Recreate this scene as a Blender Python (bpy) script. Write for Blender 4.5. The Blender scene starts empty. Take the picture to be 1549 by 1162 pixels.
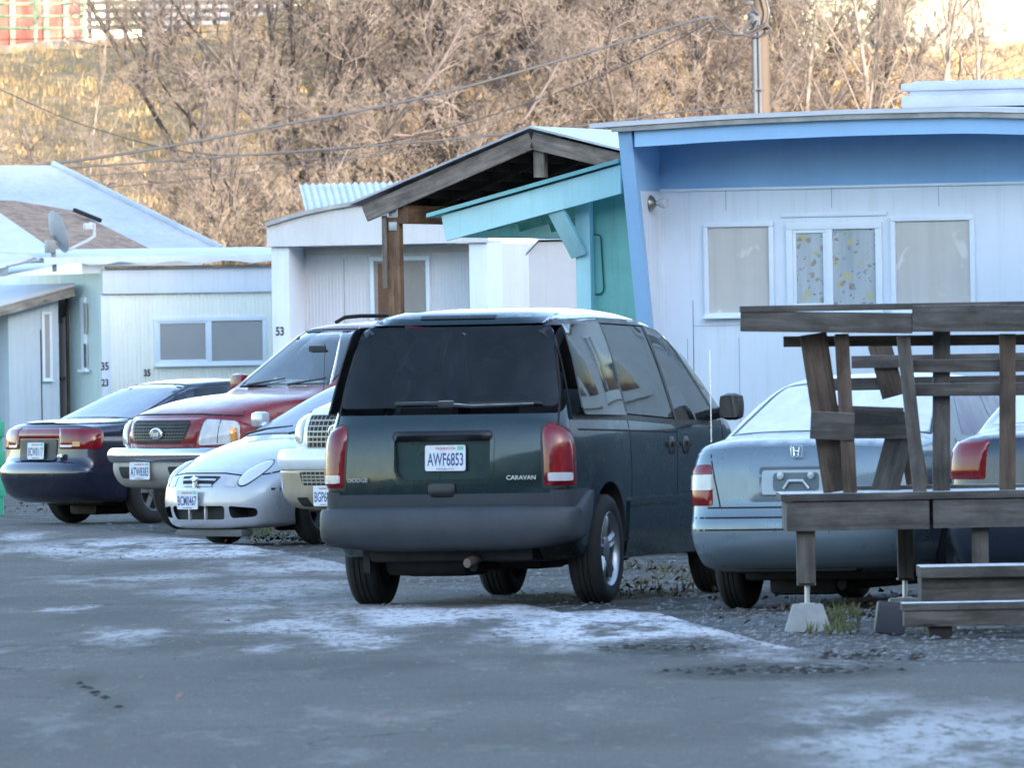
import bpy, bmesh, math, random
from mathutils import Vector, Matrix, noise as mnoise
from mathutils.bvhtree import BVHTree
from mathutils.geometry import delaunay_2d_cdt
sc = bpy.context.scene
COL = sc.collection
rnd = random.Random(7)
R = math.radians
pi = math.pi
# ------------------------------------------------------------------ camera
F = 16000.0; HZ = 525.0; CH = 1.556; ROLL = R(1.0); CX, CY = 774.5, 581.0
cam = bpy.data.cameras.new('camera'); camo = bpy.data.objects.new('camera', cam); COL.objects.link(camo)
cam.sensor_width = 36; cam.lens = 36*F/1549; cam.clip_start = 1; cam.clip_end = 3000
pitch = math.atan((CY-HZ)/F)
CM = Matrix.Translation((0, 0, CH)) @ Matrix.Rotation(pi/2-pitch, 4, 'X') @ Matrix.Rotation(-ROLL, 4, 'Z')
camo.matrix_world = CM
sc.camera = camo
cam.dof.use_dof = True; cam.dof.focus_distance = 78; cam.dof.aperture_fstop = 14.5; cam.dof.aperture_blades = 8
def ray(px, py):
    d = Vector(((px-CX)/F, (CY-py)/F, -1)); return (CM.to_3x3() @ d)
def at(px, py, Y):
    d = ray(px, py); return Vector((0, 0, CH)) + d*(Y/d.y)
def gnd(px, py, z=0):
    d = ray(px, py); return Vector((0, 0, CH)) + d*((z-CH)/d.z)
# ------------------------------------------------------------------ materials
def nt(name):
    m = bpy.data.materials.new(name); m.use_nodes = True
    t = m.node_tree; t.nodes.clear()
    o = t.nodes.new('ShaderNodeOutputMaterial'); return m, t, o
def N(t, kind, **kw):
    n = t.nodes.new(kind)
    for k, v in kw.items():
        if k in n.inputs: n.inputs[k].default_value = v
        else: setattr(n, k, v)
    return n
def L(t, a, b): t.links.new(a, b)
def c4(c): return (c[0], c[1], c[2], 1)
def ramp(t, fac, stops):
    r = t.nodes.new('ShaderNodeValToRGB'); e = r.color_ramp.elements
    while len(e) < len(stops): e.new(.5)
    for i, (p, c) in enumerate(stops):
        e[i].position = p; e[i].color = c4(c) if not isinstance(c, (int, float)) else (c, c, c, 1)
    L(t, fac, r.inputs[0]); return r.outputs[0]
def mixc(t, f, a, b, bt='MIX'):
    m = t.nodes.new('ShaderNodeMix'); m.data_type = 'RGBA'; m.blend_type = bt
    if isinstance(f, (int, float)): m.inputs[0].default_value = f
    else: L(t, f, m.inputs[0])
    for v, s in ((a, 6), (b, 7)):
        if isinstance(v, (tuple, list)): m.inputs[s].default_value = c4(v)
        else: L(t, v, m.inputs[s])
    return m.outputs[2]
def mth(t, op, a, b=None):
    m = t.nodes.new('ShaderNodeMath'); m.operation = op
    for i, v in enumerate((a, b)):
        if v is None: continue
        if isinstance(v, (int, float)): m.inputs[i].default_value = v
        else: L(t, v, m.inputs[i])
    return m.outputs[0]
def noi(t, vec, scale, detail=4, rough=.55, dist=0):
    n = N(t, 'ShaderNodeTexNoise', Scale=scale, Detail=detail, Roughness=rough, Distortion=dist)
    if vec is not None: L(t, vec, n.inputs['Vector'])
    return n.outputs[0]
def coord(t, kind='Object', scale=None):
    c = t.nodes.new('ShaderNodeTexCoord').outputs[kind]
    if scale:
        m = N(t, 'ShaderNodeMapping'); m.inputs['Scale'].default_value = scale; L(t, c, m.inputs[0]); c = m.outputs[0]
    return c
def frost_mask(t, lo=.55, hi=.95, nscale=9, amt=1.0):
    """frost lies on upward-facing surfaces, broken up by noise"""
    g = t.nodes.new('ShaderNodeNewGeometry'); s = t.nodes.new('ShaderNodeSeparateXYZ'); L(t, g.outputs['True Normal'], s.inputs[0])
    mr = N(t, 'ShaderNodeMapRange'); mr.inputs[1].default_value = lo; mr.inputs[2].default_value = hi; L(t, s.outputs[2], mr.inputs[0])
    n = ramp(t, noi(t, coord(t), nscale, 6, .65), [(.35, .35), (.62, 1)])
    return mth(t, 'MULTIPLY', mth(t, 'MULTIPLY', mr.outputs[0], n), amt)
def pm(name, col, rough=.5, metal=0, coat=0, var=.12, vscale=3, bump=0, bscale=40, frost=0, flo=.55, fhi=.95, spec=.5, dirt=None, dirtz=(.2, .8), stretch=None, em=None):
    m, t, o = nt(name)
    b = t.nodes.new('ShaderNodeBsdfPrincipled'); L(t, b.outputs[0], o.inputs[0])
    v = coord(t, 'Object', stretch)
    n = noi(t, v, vscale, 5, .6)
    hi = tuple(min(1, c*(1+var)) for c in col); lo = tuple(c*(1-var) for c in col)
    c = ramp(t, n, [(.3, lo), (.7, hi)])
    rg = ramp(t, noi(t, v, vscale*2.3, 4), [(.3, max(0, rough-.06)), (.7, min(1, rough+.08))])
    if dirt:
        s = t.nodes.new('ShaderNodeSeparateXYZ'); L(t, coord(t), s.inputs[0])
        mr = N(t, 'ShaderNodeMapRange'); mr.inputs[1].default_value = dirtz[1]; mr.inputs[2].default_value = dirtz[0]; L(t, s.outputs[2], mr.inputs[0])
        dn = ramp(t, noi(t, v, 7, 6, .7), [(.35, 0), (.75, 1)])
        f = mth(t, 'MULTIPLY', mth(t, 'MULTIPLY', mr.outputs[0], dn), dirt[3])
        c = mixc(t, f, c, dirt[:3]); rg = mixc(t, f, rg, (.8, .8, .8))
    if frost:
        f = frost_mask(t, flo, fhi, amt=frost)
        c = mixc(t, f, c, (.78, .80, .84)); rg = mixc(t, f, rg, (.75, .75, .75))
        if metal: L(t, mth(t, 'MULTIPLY', mth(t, 'SUBTRACT', 1, f), metal), b.inputs['Metallic'])
        if coat: L(t, mth(t, 'MULTIPLY', mth(t, 'SUBTRACT', 1, f), coat), b.inputs['Coat Weight'])
    else:
        b.inputs['Metallic'].default_value = metal; b.inputs['Coat Weight'].default_value = coat
    b.inputs['Coat Roughness'].default_value = .06
    b.inputs['Specular IOR Level'].default_value = spec
    L(t, c, b.inputs['Base Color']); L(t, rg, b.inputs['Roughness'])
    if bump:
        bn = N(t, 'ShaderNodeBump', Strength=bump, Distance=.01); L(t, noi(t, v, bscale, 6, .6), bn.inputs['Height']); L(t, bn.outputs[0], b.inputs['Normal'])
    return m
def glass(name, tint, rough=.02, dark=.0, frost=0, frostcol=(.74, .78, .86), ior=1.52):
    """tinted pane: fresnel reflection over tinted see-through"""
    m, t, o = nt(name)
    tr = N(t, 'ShaderNodeBsdfTransparent'); tr.inputs[0].default_value = c4(tint)
    gl = N(t, 'ShaderNodeBsdfGlossy', Roughness=rough); gl.inputs[0].default_value = (1, 1, 1, 1)
    fr = N(t, 'ShaderNodeFresnel', IOR=ior)
    v = coord(t)
    bn = N(t, 'ShaderNodeBump', Strength=.02, Distance=.02); L(t, noi(t, v, 2.5, 2), bn.inputs['Height']); L(t, bn.outputs[0], gl.inputs['Normal'])
    mx = t.nodes.new('ShaderNodeMixShader'); L(t, fr.outputs[0], mx.inputs[0]); L(t, tr.outputs[0], mx.inputs[1]); L(t, gl.outputs[0], mx.inputs[2])
    out = mx.outputs[0]
    df = N(t, 'ShaderNodeBsdfDiffuse'); df.inputs[0].default_value = c4(frostcol)
    m2 = t.nodes.new('ShaderNodeMixShader')
    if frost >= .5:
        f = ramp(t, noi(t, v, 6, 6, .6), [(.2, max(0, frost-.25)), (.7, frost)])
    else:
        f = ramp(t, noi(t, v, 5, 7, .7), [(.45, frost*.1+.004), (.8, frost+.02)])
    L(t, f, m2.inputs[0]); L(t, out, m2.inputs[1]); L(t, df.outputs[0], m2.inputs[2])
    L(t, m2.outputs[0], o.inputs[0]); return m
def siding(name, col, ribs=18, axis='X', strength=.5, var=.07, dirt=.25, dist=.02, rough=.55, streak=(.35, .33, .28)):
    """painted ribbed metal siding: vertical ribs as a bump, faint grime streaks"""
    m, t, o = nt(name); b = t.nodes.new('ShaderNodeBsdfPrincipled'); L(t, b.outputs[0], o.inputs[0])
    v = coord(t)
    n = noi(t, v, 1.6, 5, .6); c = ramp(t, n, [(.3, tuple(x*(1-var) for x in col)), (.7, tuple(min(1, x*(1+var*.5)) for x in col))])
    st = noi(t, coord(t, 'Object', (14, 14, .7)), 1, 5, .7)
    f = mth(t, 'MULTIPLY', ramp(t, st, [(.5, 0), (.85, 1)]), dirt); c = mixc(t, f, c, streak)
    L(t, c, b.inputs['Base Color']); b.inputs['Roughness'].default_value = rough
    if ribs:
        w = N(t, 'ShaderNodeTexWave', Scale=ribs/ (2*pi) * 2*pi/20.0, Distortion=0); w.bands_direction = axis; w.wave_profile = 'SIN'
        L(t, v, w.inputs['Vector'])
        bn = N(t, 'ShaderNodeBump', Strength=strength, Distance=dist); L(t, ramp(t, w.outputs['Fac'], [(.55, 0), (.8, 1)]), bn.inputs['Height']); L(t, bn.outputs[0], b.inputs['Normal'])
    return m
def wood(name, col, dark, rough=.85, frost=0):
    """weathered boards: grain follows each board's own UV length"""
    m, t, o = nt(name); b = t.nodes.new('ShaderNodeBsdfPrincipled'); L(t, b.outputs[0], o.inputs[0])
    u = coord(t, 'UV'); mp = N(t, 'ShaderNodeMapping'); mp.inputs['Scale'].default_value = (2.2, 26, 1); L(t, u, mp.inputs[0])
    n1 = noi(t, mp.outputs[0], 1, 6, .65, .6)
    mp2 = N(t, 'ShaderNodeMapping'); mp2.inputs['Scale'].default_value = (3, 5, 1); L(t, u, mp2.inputs[0]); n2 = noi(t, mp2.outputs[0], 1.3, 5, .65)
    c = ramp(t, n1, [(.3, dark), (.62, col)]); c = mixc(t, ramp(t, n2, [(.35, .65), (.6, 0)]), c, tuple(x*.42 for x in dark))
    # knots and checks
    mp3 = N(t, 'ShaderNodeMapping'); mp3.inputs['Scale'].default_value = (1.6, 7, 1); L(t, u, mp3.inputs[0])
    vo = N(t, 'ShaderNodeTexVoronoi', Scale=1.0); L(t, mp3.outputs[0], vo.inputs[0])
    c = mixc(t, ramp(t, vo.outputs['Distance'], [(.05, .8), (.11, 0)]), c, tuple(x*.3 for x in dark))
    if frost: c = mixc(t, frost_mask(t, .7, .95, 12, frost), c, (.76, .79, .84))
    L(t, c, b.inputs['Base Color']); b.inputs['Roughness'].default_value = rough
    bn = N(t, 'ShaderNodeBump', Strength=.5, Distance=.006); L(t, n1, bn.inputs['Height']); L(t, bn.outputs[0], b.inputs['Normal'])
    return m
# ------------------------------------------------------------------ mesh helpers
def ob(name, me, mat=None, parent=None, smooth=None, loc=None):
    if mat is not None:
        for mm in (mat if isinstance(mat, (list, tuple)) else [mat]): me.materials.append(mm)
    if smooth is True: me.shade_smooth()
    elif smooth is not None and smooth is not False:
        me.shade_smooth(); me.set_sharp_from_angle(angle=R(smooth))
    o = bpy.data.objects.new(name, me); COL.objects.link(o)
    if parent is not None: o.parent = parent
    if loc is not None: o.location = loc
    return o
def me_from(name, v, f, fix=False):
    me = bpy.data.meshes.new(name); me.from_pydata([tuple(x) for x in v], [], f)
    if fix:
        bm = bmesh.new(); bm.from_mesh(me); bmesh.ops.recalc_face_normals(bm, faces=bm.faces); bm.to_mesh(me); bm.free()
    me.update(); return me
class MB:
    """collects shapes into ONE mesh; every shape also gets board UVs (u along its length)"""
    def __init__(s): s.bm = bmesh.new(); s.uv = s.bm.loops.layers.uv.new('UVMap')
    def box(s, c, size, rot=None, bev=0, taper=None):
        """axis box, c centre; UV length along longest side"""
        c = Vector(c); hx, hy, hz = [x/2 for x in size]
        M = rot if rot is not None else Matrix.Identity(3)
        vs = []
        for z in (-1, 1):
            k = 1 if (taper is None or z < 0) else taper
            for x, y in ((-1, -1), (1, -1), (1, 1), (-1, 1)): vs.append(s.bm.verts.new(c + M @ Vector((x*hx*k, y*hy*k, z*hz))))
        fs = [s.bm.faces.new([vs[i] for i in q]) for q in ((3, 2, 1, 0), (4, 5, 6, 7), (0, 1, 5, 4), (1, 2, 6, 5), (2, 3, 7, 6), (3, 0, 4, 7))]
        L_ = max(range(3), key=lambda i: size[i]); r1, r2 = rnd.random()*9, rnd.random()*9
        Mi = M.transposed()
        for f in fs:
            for l in f.loops:
                p = Mi @ (l.vert.co - c); o2 = [p[i] for i in range(3) if i != L_]
                l[s.uv].uv = (p[L_]+r1, o2[0]+o2[1]+r2)
        if bev:
            es = {e for f in fs for e in f.edges}
            bmesh.ops.bevel(s.bm, geom=list(es), offset=bev, segments=2, affect='EDGES', profile=.6)
        return s
    def board(s, a, b, w, th, up=(0, 0, 1), bev=.003):
        """board from a to b, width w across 'up', thickness th"""
        a, b = Vector(a), Vector(b); d = (b-a); ln = d.length; d.normalize(); up = Vector(up)
        n = d.cross(up).normalized(); u = n.cross(d)
        return s.box((a+b)/2, (ln, th, w), Matrix((d, n, u)).transposed(), bev)
    def tube(s, pts, r, sides=8, cap=True):
        pts = [Vector(p) for p in pts]; rs = r if isinstance(r, (list, tuple)) else [r]*len(pts)
        rings = []; prev = None
        for i, p in enumerate(pts):
            d = (pts[min(i+1, len(pts)-1)] - pts[max(i-1, 0)]).normalized()
            if prev is None: u = d.orthogonal().normalized()
            else:
                u = prev - d*prev.dot(d); u = u.normalized() if u.length > 1e-6 else d.orthogonal().normalized()
            prev = u; w = d.cross(u)
            rings.append([s.bm.verts.new(p + (u*math.cos(k*2*pi/sides) + w*math.sin(k*2*pi/sides))*rs[i]) for k in range(sides)])
        for a, b in zip(rings, rings[1:]):
            for k in range(sides):
                s.bm.faces.new((a[k], a[(k+1) % sides], b[(k+1) % sides], b[k]))
        if cap and sides > 2: s.bm.faces.new(rings[0][::-1]); s.bm.faces.new(rings[-1])
        return s
    def lathe(s, prof, n=32, M=None, sx=1):
        """profile (r, h) round local z, closed if ends at r=0"""
        M = M or Matrix.Identity(4); rings = []
        for r, h in prof:
            if r < 1e-6: rings.append([s.bm.verts.new(M @ Vector((0, 0, h)))])
            else: rings.append([s.bm.verts.new(M @ Vector((r*math.cos(k*2*pi/n)*sx, r*math.sin(k*2*pi/n), h))) for k in range(n)])
        for a, b in zip(rings, rings[1:]):
            for k in range(n):
                q = [a[k % len(a)], a[(k+1) % len(a)], b[(k+1) % len(b)], b[k % len(b)]]
                u = []
                for x in q:
                    if x not in u: u.append(x)
                if len(u) > 2: s.bm.faces.new(u)
        return s
    def poly(s, pts, d):
        """planar polygon extruded along vector d"""
        d = Vector(d); a = [s.bm.verts.new(Vector(p)) for p in pts]; b = [s.bm.verts.new(Vector(p)+d) for p in pts]
        n = len(a); s.bm.faces.new(a); s.bm.faces.new(b[::-1])
        for k in range(n): s.bm.faces.new((a[k], b[k], b[(k+1) % n], a[(k+1) % n]))
        for f in s.bm.faces:
            pass
        return s
    def sheet(s, rows):
        vs = [[s.bm.verts.new(Vector(p)) for p in r] for r in rows]
        for i in range(len(vs)-1):
            for j in range(len(vs[0])-1): s.bm.faces.new((vs[i][j], vs[i][j+1], vs[i+1][j+1], vs[i+1][j]))
        return s
    def solid(s, rows, d):
        """sheet with thickness d (vector)"""
        d = Vector(d); s.sheet(rows); s.sheet([[Vector(p)+d for p in r][::-1] for r in rows])
        e = [list(rows[0]), [r[-1] for r in rows], list(rows[-1])[::-1], [r[0] for r in rows][::-1]]
        for ed in e: s.sheet([ed, [Vector(p)+d for p in ed]])
        bmesh.ops.remove_doubles(s.bm, verts=s.bm.verts, dist=1e-5)
        return s
    def done(s, name, mat, parent=None, smooth=30, fix=True, loc=None):
        if fix: bmesh.ops.recalc_face_normals(s.bm, faces=s.bm.faces)
        me = bpy.data.meshes.new(name); s.bm.to_mesh(me); s.bm.free()
        return ob(name, me, mat, parent, smooth, loc)
def empty(name, loc=(0, 0, 0), rz=0, scale=(1, 1, 1)):
    o = bpy.data.objects.new(name, None); COL.objects.link(o); o.location = loc; o.rotation_euler = (0, 0, rz); o.scale = scale
    o.empty_display_size = .2; return o
def tag(o, label=None, cat=None, group=None, kind=None):
    for k, v in (('label', label), ('category', cat), ('group', group), ('kind', kind)):
        if v: o[k] = v
    return o
_tc = {}
def text_me(s, h, w=None, depth=.003, bold=0, shear=0):
    """built-in lettering turned into a mesh; u right, v up, centred; height h, optional total width w"""
    cu = bpy.data.curves.new('t', 'FONT'); cu.body = s; cu.size = 1; cu.extrude = .5; cu.offset = bold; cu.shear = shear; cu.resolution_u = 3
    o = bpy.data.objects.new('t', cu); COL.objects.link(o)
    dg = bpy.context.evaluated_depsgraph_get(); me = bpy.data.meshes.new_from_object(o.evaluated_get(dg))
    bpy.data.objects.remove(o); bpy.data.curves.remove(cu)
    xs = [v.co.x for v in me.vertices]; ys = [v.co.y for v in me.vertices]
    x0, x1, y0, y1 = min(xs), max(xs), min(ys), max(ys); sy = h/(y1-y0); sx = (w/(x1-x0)) if w else sy
    for v in me.vertices: v.co = ((v.co.x-(x0+x1)/2)*sx, (v.co.y-(y0+y1)/2)*sy, v.co.z*depth)
    return me
def fillet(pts, seg=6):
    """closed polygon with (a, b[, r]) corners -> rounded polyline"""
    out = []; n = len(pts)
    for i in range(n):
        p = Vector(pts[i][:2]); r = pts[i][2] if len(pts[i]) > 2 else 0
        a = Vector(pts[i-1][:2]) - p; b = Vector(pts[(i+1) % n][:2]) - p
        if r <= 0: out.append(p); continue
        ra = min(r, a.length*.48); rb = min(r, b.length*.48)
        A = p + a.normalized()*ra; B = p + b.normalized()*rb
        for k in range(seg+1):
            t = k/seg; out.append(A*(1-t)**2 + p*2*t*(1-t) + B*t*t)
    q = [out[0]]
    for p in out[1:]:
        if (p-q[-1]).length > 1e-4: q.append(p)
    if (q[0]-q[-1]).length < 1e-4: q.pop()
    return q
def area2(P): return sum(P[i-1].x*P[i].y - P[i].x*P[i-1].y for i in range(len(P)))/2
def resample(P, step):
    n = len(P); out = []
    for i in range(n):
        a, b = P[i], P[(i+1) % n]; m = max(1, int(math.ceil((b-a).length/step)))
        for k in range(m): out.append(a.lerp(b, k/m))
    return out
def inside(P, x, y):
    c = False; n = len(P); j = n-1
    for i in range(n):
        if (P[i].y > y) != (P[j].y > y) and x < (P[j].x-P[i].x)*(y-P[i].y)/(P[j].y-P[i].y)+P[i].x: c = not c
        j = i
    return c
def edist(P, x, y):
    p = Vector((x, y)); m = 9
    for i in range(len(P)):
        a, b = P[i-1], P[i]; d = b-a; t = max(0, min(1, (p-a).dot(d)/max(1e-12, d.length_squared))); m = min(m, (a+d*t-p).length)
    return m
def cdt_fill(P, grid):
    """triangulate closed 2D polygon with interior grid points -> (points, faces, n_boundary map)"""
    xs = [p.x for p in P]; ys = [p.y for p in P]; pts = list(P)
    y = min(ys)+grid*.5; row = 0
    while y < max(ys):
        x = min(xs)+grid*(.5 if row % 2 else 1)
        while x < max(xs):
            if inside(P, x, y) and edist(P, x, y) > grid*.45: pts.append(Vector((x, y)))
            x += grid
        y += grid*.87; row += 1
    n = len(P)
    vo, eo, fo, ov, oe, of = delaunay_2d_cdt(pts, [(i, (i+1) % n) for i in range(n)], [], 1, 1e-6)
    mp = [min(o) if o else -1 for o in ov]
    return vo, fo, mp
def keys(K):
    """smooth interpolation through (x, y) keys"""
    xs = [k[0] for k in K]; ys = [k[1] for k in K]; n = len(xs)
    d = [(ys[i+1]-ys[i])/(xs[i+1]-xs[i]) for i in range(n-1)]
    m = [d[0]] + [0 if d[i-1]*d[i] <= 0 else 2*d[i-1]*d[i]/(d[i-1]+d[i]) for i in range(1, n-1)] + [d[-1]]
    def f(x):
        if x <= xs[0]: return ys[0]
        if x >= xs[-1]: return ys[-1]
        i = 0
        while x > xs[i+1]: i += 1
        h = xs[i+1]-xs[i]; t = (x-xs[i])/h
        return (2*t**3-3*t*t+1)*ys[i] + (t**3-2*t*t+t)*h*m[i] + (-2*t**3+3*t*t)*ys[i+1] + (t**3-t*t)*h*m[i+1]
    return f
def sstep(a, b, x):
    t = max(0, min(1, (x-a)/(b-a))); return t*t*(3-2*t)
# ------------------------------------------------------------------ vehicle builder
Q = .84      # the photograph is narrower than life: everything in it stands a little tall
def squash_x(x, d, xf, xr, mf, mr):
    Lf, Lr = 2.6*mf, 2.6*mr
    return x - mf*d*sstep(xf-Lf, xf, x) + mr*d*sstep(xr+Lr, xr, x) if Lf and Lr else x
def inflate(outline, W, T, mf=.3, mr=.2, mt=.1, mb=.06, p=2.6, K=9, step=.05, grid=.075):
    P = fillet(outline)
    if area2(P) < 0: P = P[::-1]
    P = resample(P, step); n = len(P)
    xf = max(q.x for q in P); xr = min(q.x for q in P)
    nz = []
    for i in range(n):
        d = P[(i+1) % n]-P[i-1]; nz.append(-d.x/max(1e-9, d.length))
    nz = [(nz[i-2]+2*nz[i-1]+3*nz[i]+2*nz[(i+1) % n]+nz[(i+2) % n])/9 for i in range(n)]
    v = []; f = []; rings = []
    for k in range(K+1):
        ph = k/K*pi/2; t = math.sin(ph)**(2/p); d = 1-max(0, math.cos(ph))**(2/p)
        ring = []
        for i, q in enumerate(P):
            x = squash_x(q.x, d, xf, xr, mf, mr); m = mt if nz[i] > 0 else mb
            ring.append((x, q.y - nz[i]*m*d, t))
        rings.append(ring)
    def idx(k, i, s): return (k*2+s)*n + i % n if k else i % n
    for k in range(K+1):
        for s in (0, 1):
            for (x, z, t) in rings[k]: v.append((x, (1 if s == 0 else -1)*W*t*T(x, z), z))
    for s in (0, 1):
        for k in range(K):
            for i in range(n): f.append((idx(k, i, s), idx(k, i+1, s), idx(k+1, i+1, s), idx(k+1, i, s)))
        last = [Vector((a[0], a[1])) for a in rings[K]]
        vo, fo, mp = cdt_fill(last, grid); loc = []
        for j, q in enumerate(vo):
            if 0 <= mp[j] < n: loc.append(idx(K, mp[j], s))
            else:
                loc.append(len(v)); v.append((q.x, (1 if s == 0 else -1)*W*T(q.x, q.y), q.y))
        for tri in fo: f.append(tuple(loc[j] for j in tri))
    me = me_from('shell', v, f); bm = bmesh.new(); bm.from_mesh(me)
    bmesh.ops.remove_doubles(bm, verts=bm.verts, dist=1e-5)
    bmesh.ops.delete(bm, geom=[q for q in bm.verts if not q.link_faces], context='VERTS')
    bmesh.ops.recalc_face_normals(bm, faces=bm.faces); bm.to_mesh(me); bm.free(); me.shade_smooth()
    return me
def boolean(me, cutters):
    o = bpy.data.objects.new('x', me); COL.objects.link(o); tmp = []
    for c in cutters:
        co = bpy.data.objects.new('c', c); COL.objects.link(co); tmp.append(co)
        md = o.modifiers.new('b', 'BOOLEAN'); md.operation = 'DIFFERENCE'; md.solver = 'EXACT'; md.object = co
    dg = bpy.context.evaluated_depsgraph_get(); dg.update()
    r = bpy.data.meshes.new_from_object(o.evaluated_get(dg))
    for q in [o]+tmp: bpy.data.objects.remove(q)
    return r
def prism_y(pts, y0, y1):
    P = fillet(pts, 4); b = MB(); b.poly([(p.x, y0, p.y) for p in P], (0, y1-y0, 0)); return b
def as_me(b):
    bmesh.ops.recalc_face_normals(b.bm, faces=b.bm.faces); me = bpy.data.meshes.new('c'); b.bm.to_mesh(me); b.bm.free(); return me
class Car:
    def __init__(s, name, label, cat, outline, W, T, paint, inner, wheels, wr, archr, cabin=None, holes=(), fholes=(), tw=.2, **kw):
        s.root = empty(name); tag(s.root, label, cat); s.W = W
        base = inflate(outline, W, T, **kw); s.base = base
        bm = bmesh.new(); bm.from_mesh(base); s.bvh = BVHTree.FromBMesh(bm); bm.free()
        vn = [v.normal.copy() for v in base.vertices]; polys = [tuple(p.vertices) for p in base.polygons]; co = [v.co.copy() for v in base.vertices]
        cut = []
        if cabin: cut.append(inflate(cabin, W-.07, T, mf=.12, mr=.12, mt=.1, mb=.05, p=3, K=5, step=.12, grid=.25))
        for h in holes:
            b = MB()
            for sg in (-1, 1):
                P = fillet(h, 4); b.poly([(p.x, sg*.35, p.y) for p in P], (0, sg*1.0, 0))
            cut.append(as_me(b))
        for (h, x0, x1) in fholes:
            b = MB(); P = fillet(h, 4); b.poly([(x0, p.x, p.y) for p in P], (x1-x0, 0, 0)); cut.append(as_me(b))
        b = MB()
        for (x, z) in wheels:
            for sg in (-1, 1):
                M = Matrix.Translation((x, sg*(W+.3), z)) @ Matrix.Rotation(sg*pi/2, 4, 'X')
                b.lathe([(0, 0), (archr, 0), (archr, .62), (0, .62)], 40, M)
        if wheels: cut.append(as_me(b))
        me = base.copy()
        for cc in cut: me = boolean(me, [cc])
        # smooth shading from the uncut skin, dark inside
        me.materials.clear(); me.materials.append(paint); me.materials.append(inner)
        nl = [None]*len(me.loops)
        def bn(p, fi):
            idx = polys[fi]; best = Vector(); tot = 0
            for vi in idx:
                w = 1/max(1e-5, (co[vi]-p).length)**2; best += vn[vi]*w; tot += w
            return (best/tot).normalized()
        for p in me.polygons:
            h = s.bvh.find_nearest(p.center); ins = h[0] is None or h[3] > .006
            if not ins and p.normal.dot(h[1]) < .3: ins = True
            p.material_index = 1 if ins else 0; p.use_smooth = True
            for li in p.loop_indices:
                if ins: nl[li] = p.normal.copy(); continue
                c = me.vertices[me.loops[li].vertex_index].co; q, n_, fi, dd = s.bvh.find_nearest(c)
                nn = bn(c, fi) if dd < .004 else p.normal
                nl[li] = nn if nn.dot(p.normal) > .4 else p.normal.copy()
        me.normals_split_custom_set(nl)
        s.body = bpy.data.objects.new('body', me); COL.objects.link(s.body); s.body.parent = s.root
        s.wheels = []
    def cast(s, u, v, d, a, b, bvh=None):
        bvh = bvh or s.bvh; o = u*a + v*b - d*6; h = bvh.ray_cast(o, d)
        if h[0] is None:
            # slide towards the body until the ray meets it
            h2 = bvh.find_nearest(o + d*5)
            for k in range(12):
                h2 = bvh.find_nearest(h2[0]*.5 + (u*a + v*b + d*(h2[0].dot(d)))*.5)
            return h2[0], h2[1]
        return h[0], h[1]
    def basis(s, d):
        d = Vector(d).normalized(); v = Vector((0, 0, 1)) if abs(d.z) < .9 else Vector((1, 0, 0))
        u = v.cross(d).normalized(); v = d.cross(u); return d, u, v
    def patch(s, name, pts, d, mat, off=.004, thick=.02, grid=.06, bulge=0, brad=.06, parent=None, bvh=None, bvhs=None):
        d, u, v = s.basis(d)
        P = fillet([(Vector(p[:3]).dot(u), Vector(p[:3]).dot(v)) + ((p[3],) if len(p) > 3 else ()) for p in pts])
        if area2(P) < 0: P = P[::-1]
        P = resample(P, grid); nb = len(P); vo, fo, mp = cdt_fill(P, grid)
        vs = []; order = {}
        for j, q in enumerate(vo):
            pos, nn = s.cast(u, v, d, q.x, q.y, bvh)
            if nn.dot(d) > 0: nn = -nn
            e = edist(P, q.x, q.y) if bulge else 0
            k = 1-(1-min(1, e/brad))**2 if bulge else 0
            vs.append(pos + nn*(off + bulge*k))
            if 0 <= mp[j] < nb: order[mp[j]] = j
        fs = [tuple(t) for t in fo]; bl = [order[i] for i in range(nb) if i in order]
        if thick:
            k0 = len(vs)
            for j in bl: vs.append(vs[j] + d*thick)
            m = len(bl)
            for i in range(m): fs.append((bl[i], bl[(i+1) % m], k0+(i+1) % m, k0+i))
        me = me_from(name, vs, fs, True)
        return ob(name, me, mat, parent or s.root, 50)
    def strip(s, paths, d, mat, width=.01, off=.0015, name='panel_seam', parent=None, step=.05, bvh=None):
        d, u, v = s.basis(d); vs = []; fs = []
        for path in paths:
            Q2 = [Vector((Vector(p[:3]).dot(u), Vector(p[:3]).dot(v))) for p in path]; pts = []
            for a, b in zip(Q2, Q2[1:]):
                m = max(1, int((b-a).length/step)); pts += [a.lerp(b, k/m) for k in range(m)]
            pts.append(Q2[-1]); k0 = len(vs)
            for i, q in enumerate(pts):
                t = pts[min(i+1, len(pts)-1)]-pts[max(i-1, 0)]; nrm = Vector((-t.y, t.x)).normalized()*width/2
                for sg in (-1, 1):
                    w = q+nrm*sg; pos, nn = s.cast(u, v, d, w.x, w.y, bvh)
                    if nn.dot(d) > 0: nn = -nn
                    vs.append(pos+nn*off)
            for i in range(len(pts)-1): fs.append((k0+2*i, k0+2*i+1, k0+2*i+3, k0+2*i+2))
        return ob(name, me_from(name, vs, fs), mat, parent or s.root, True)
    def text(s, st, org, u, v, h, w=None, mat=None, parent=None, depth=.004, name='lettering', bold=0, shear=0):
        me = text_me(st, h, w, depth, bold, shear); u = Vector(u).normalized(); v = Vector(v); v = (v-u*v.dot(u)).normalized(); n = u.cross(v)
        M = Matrix((u, v, n)).transposed().to_4x4(); M.translation = Vector(org); me.transform(M)
        return ob(name, me, mat, parent or s.root)
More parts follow.
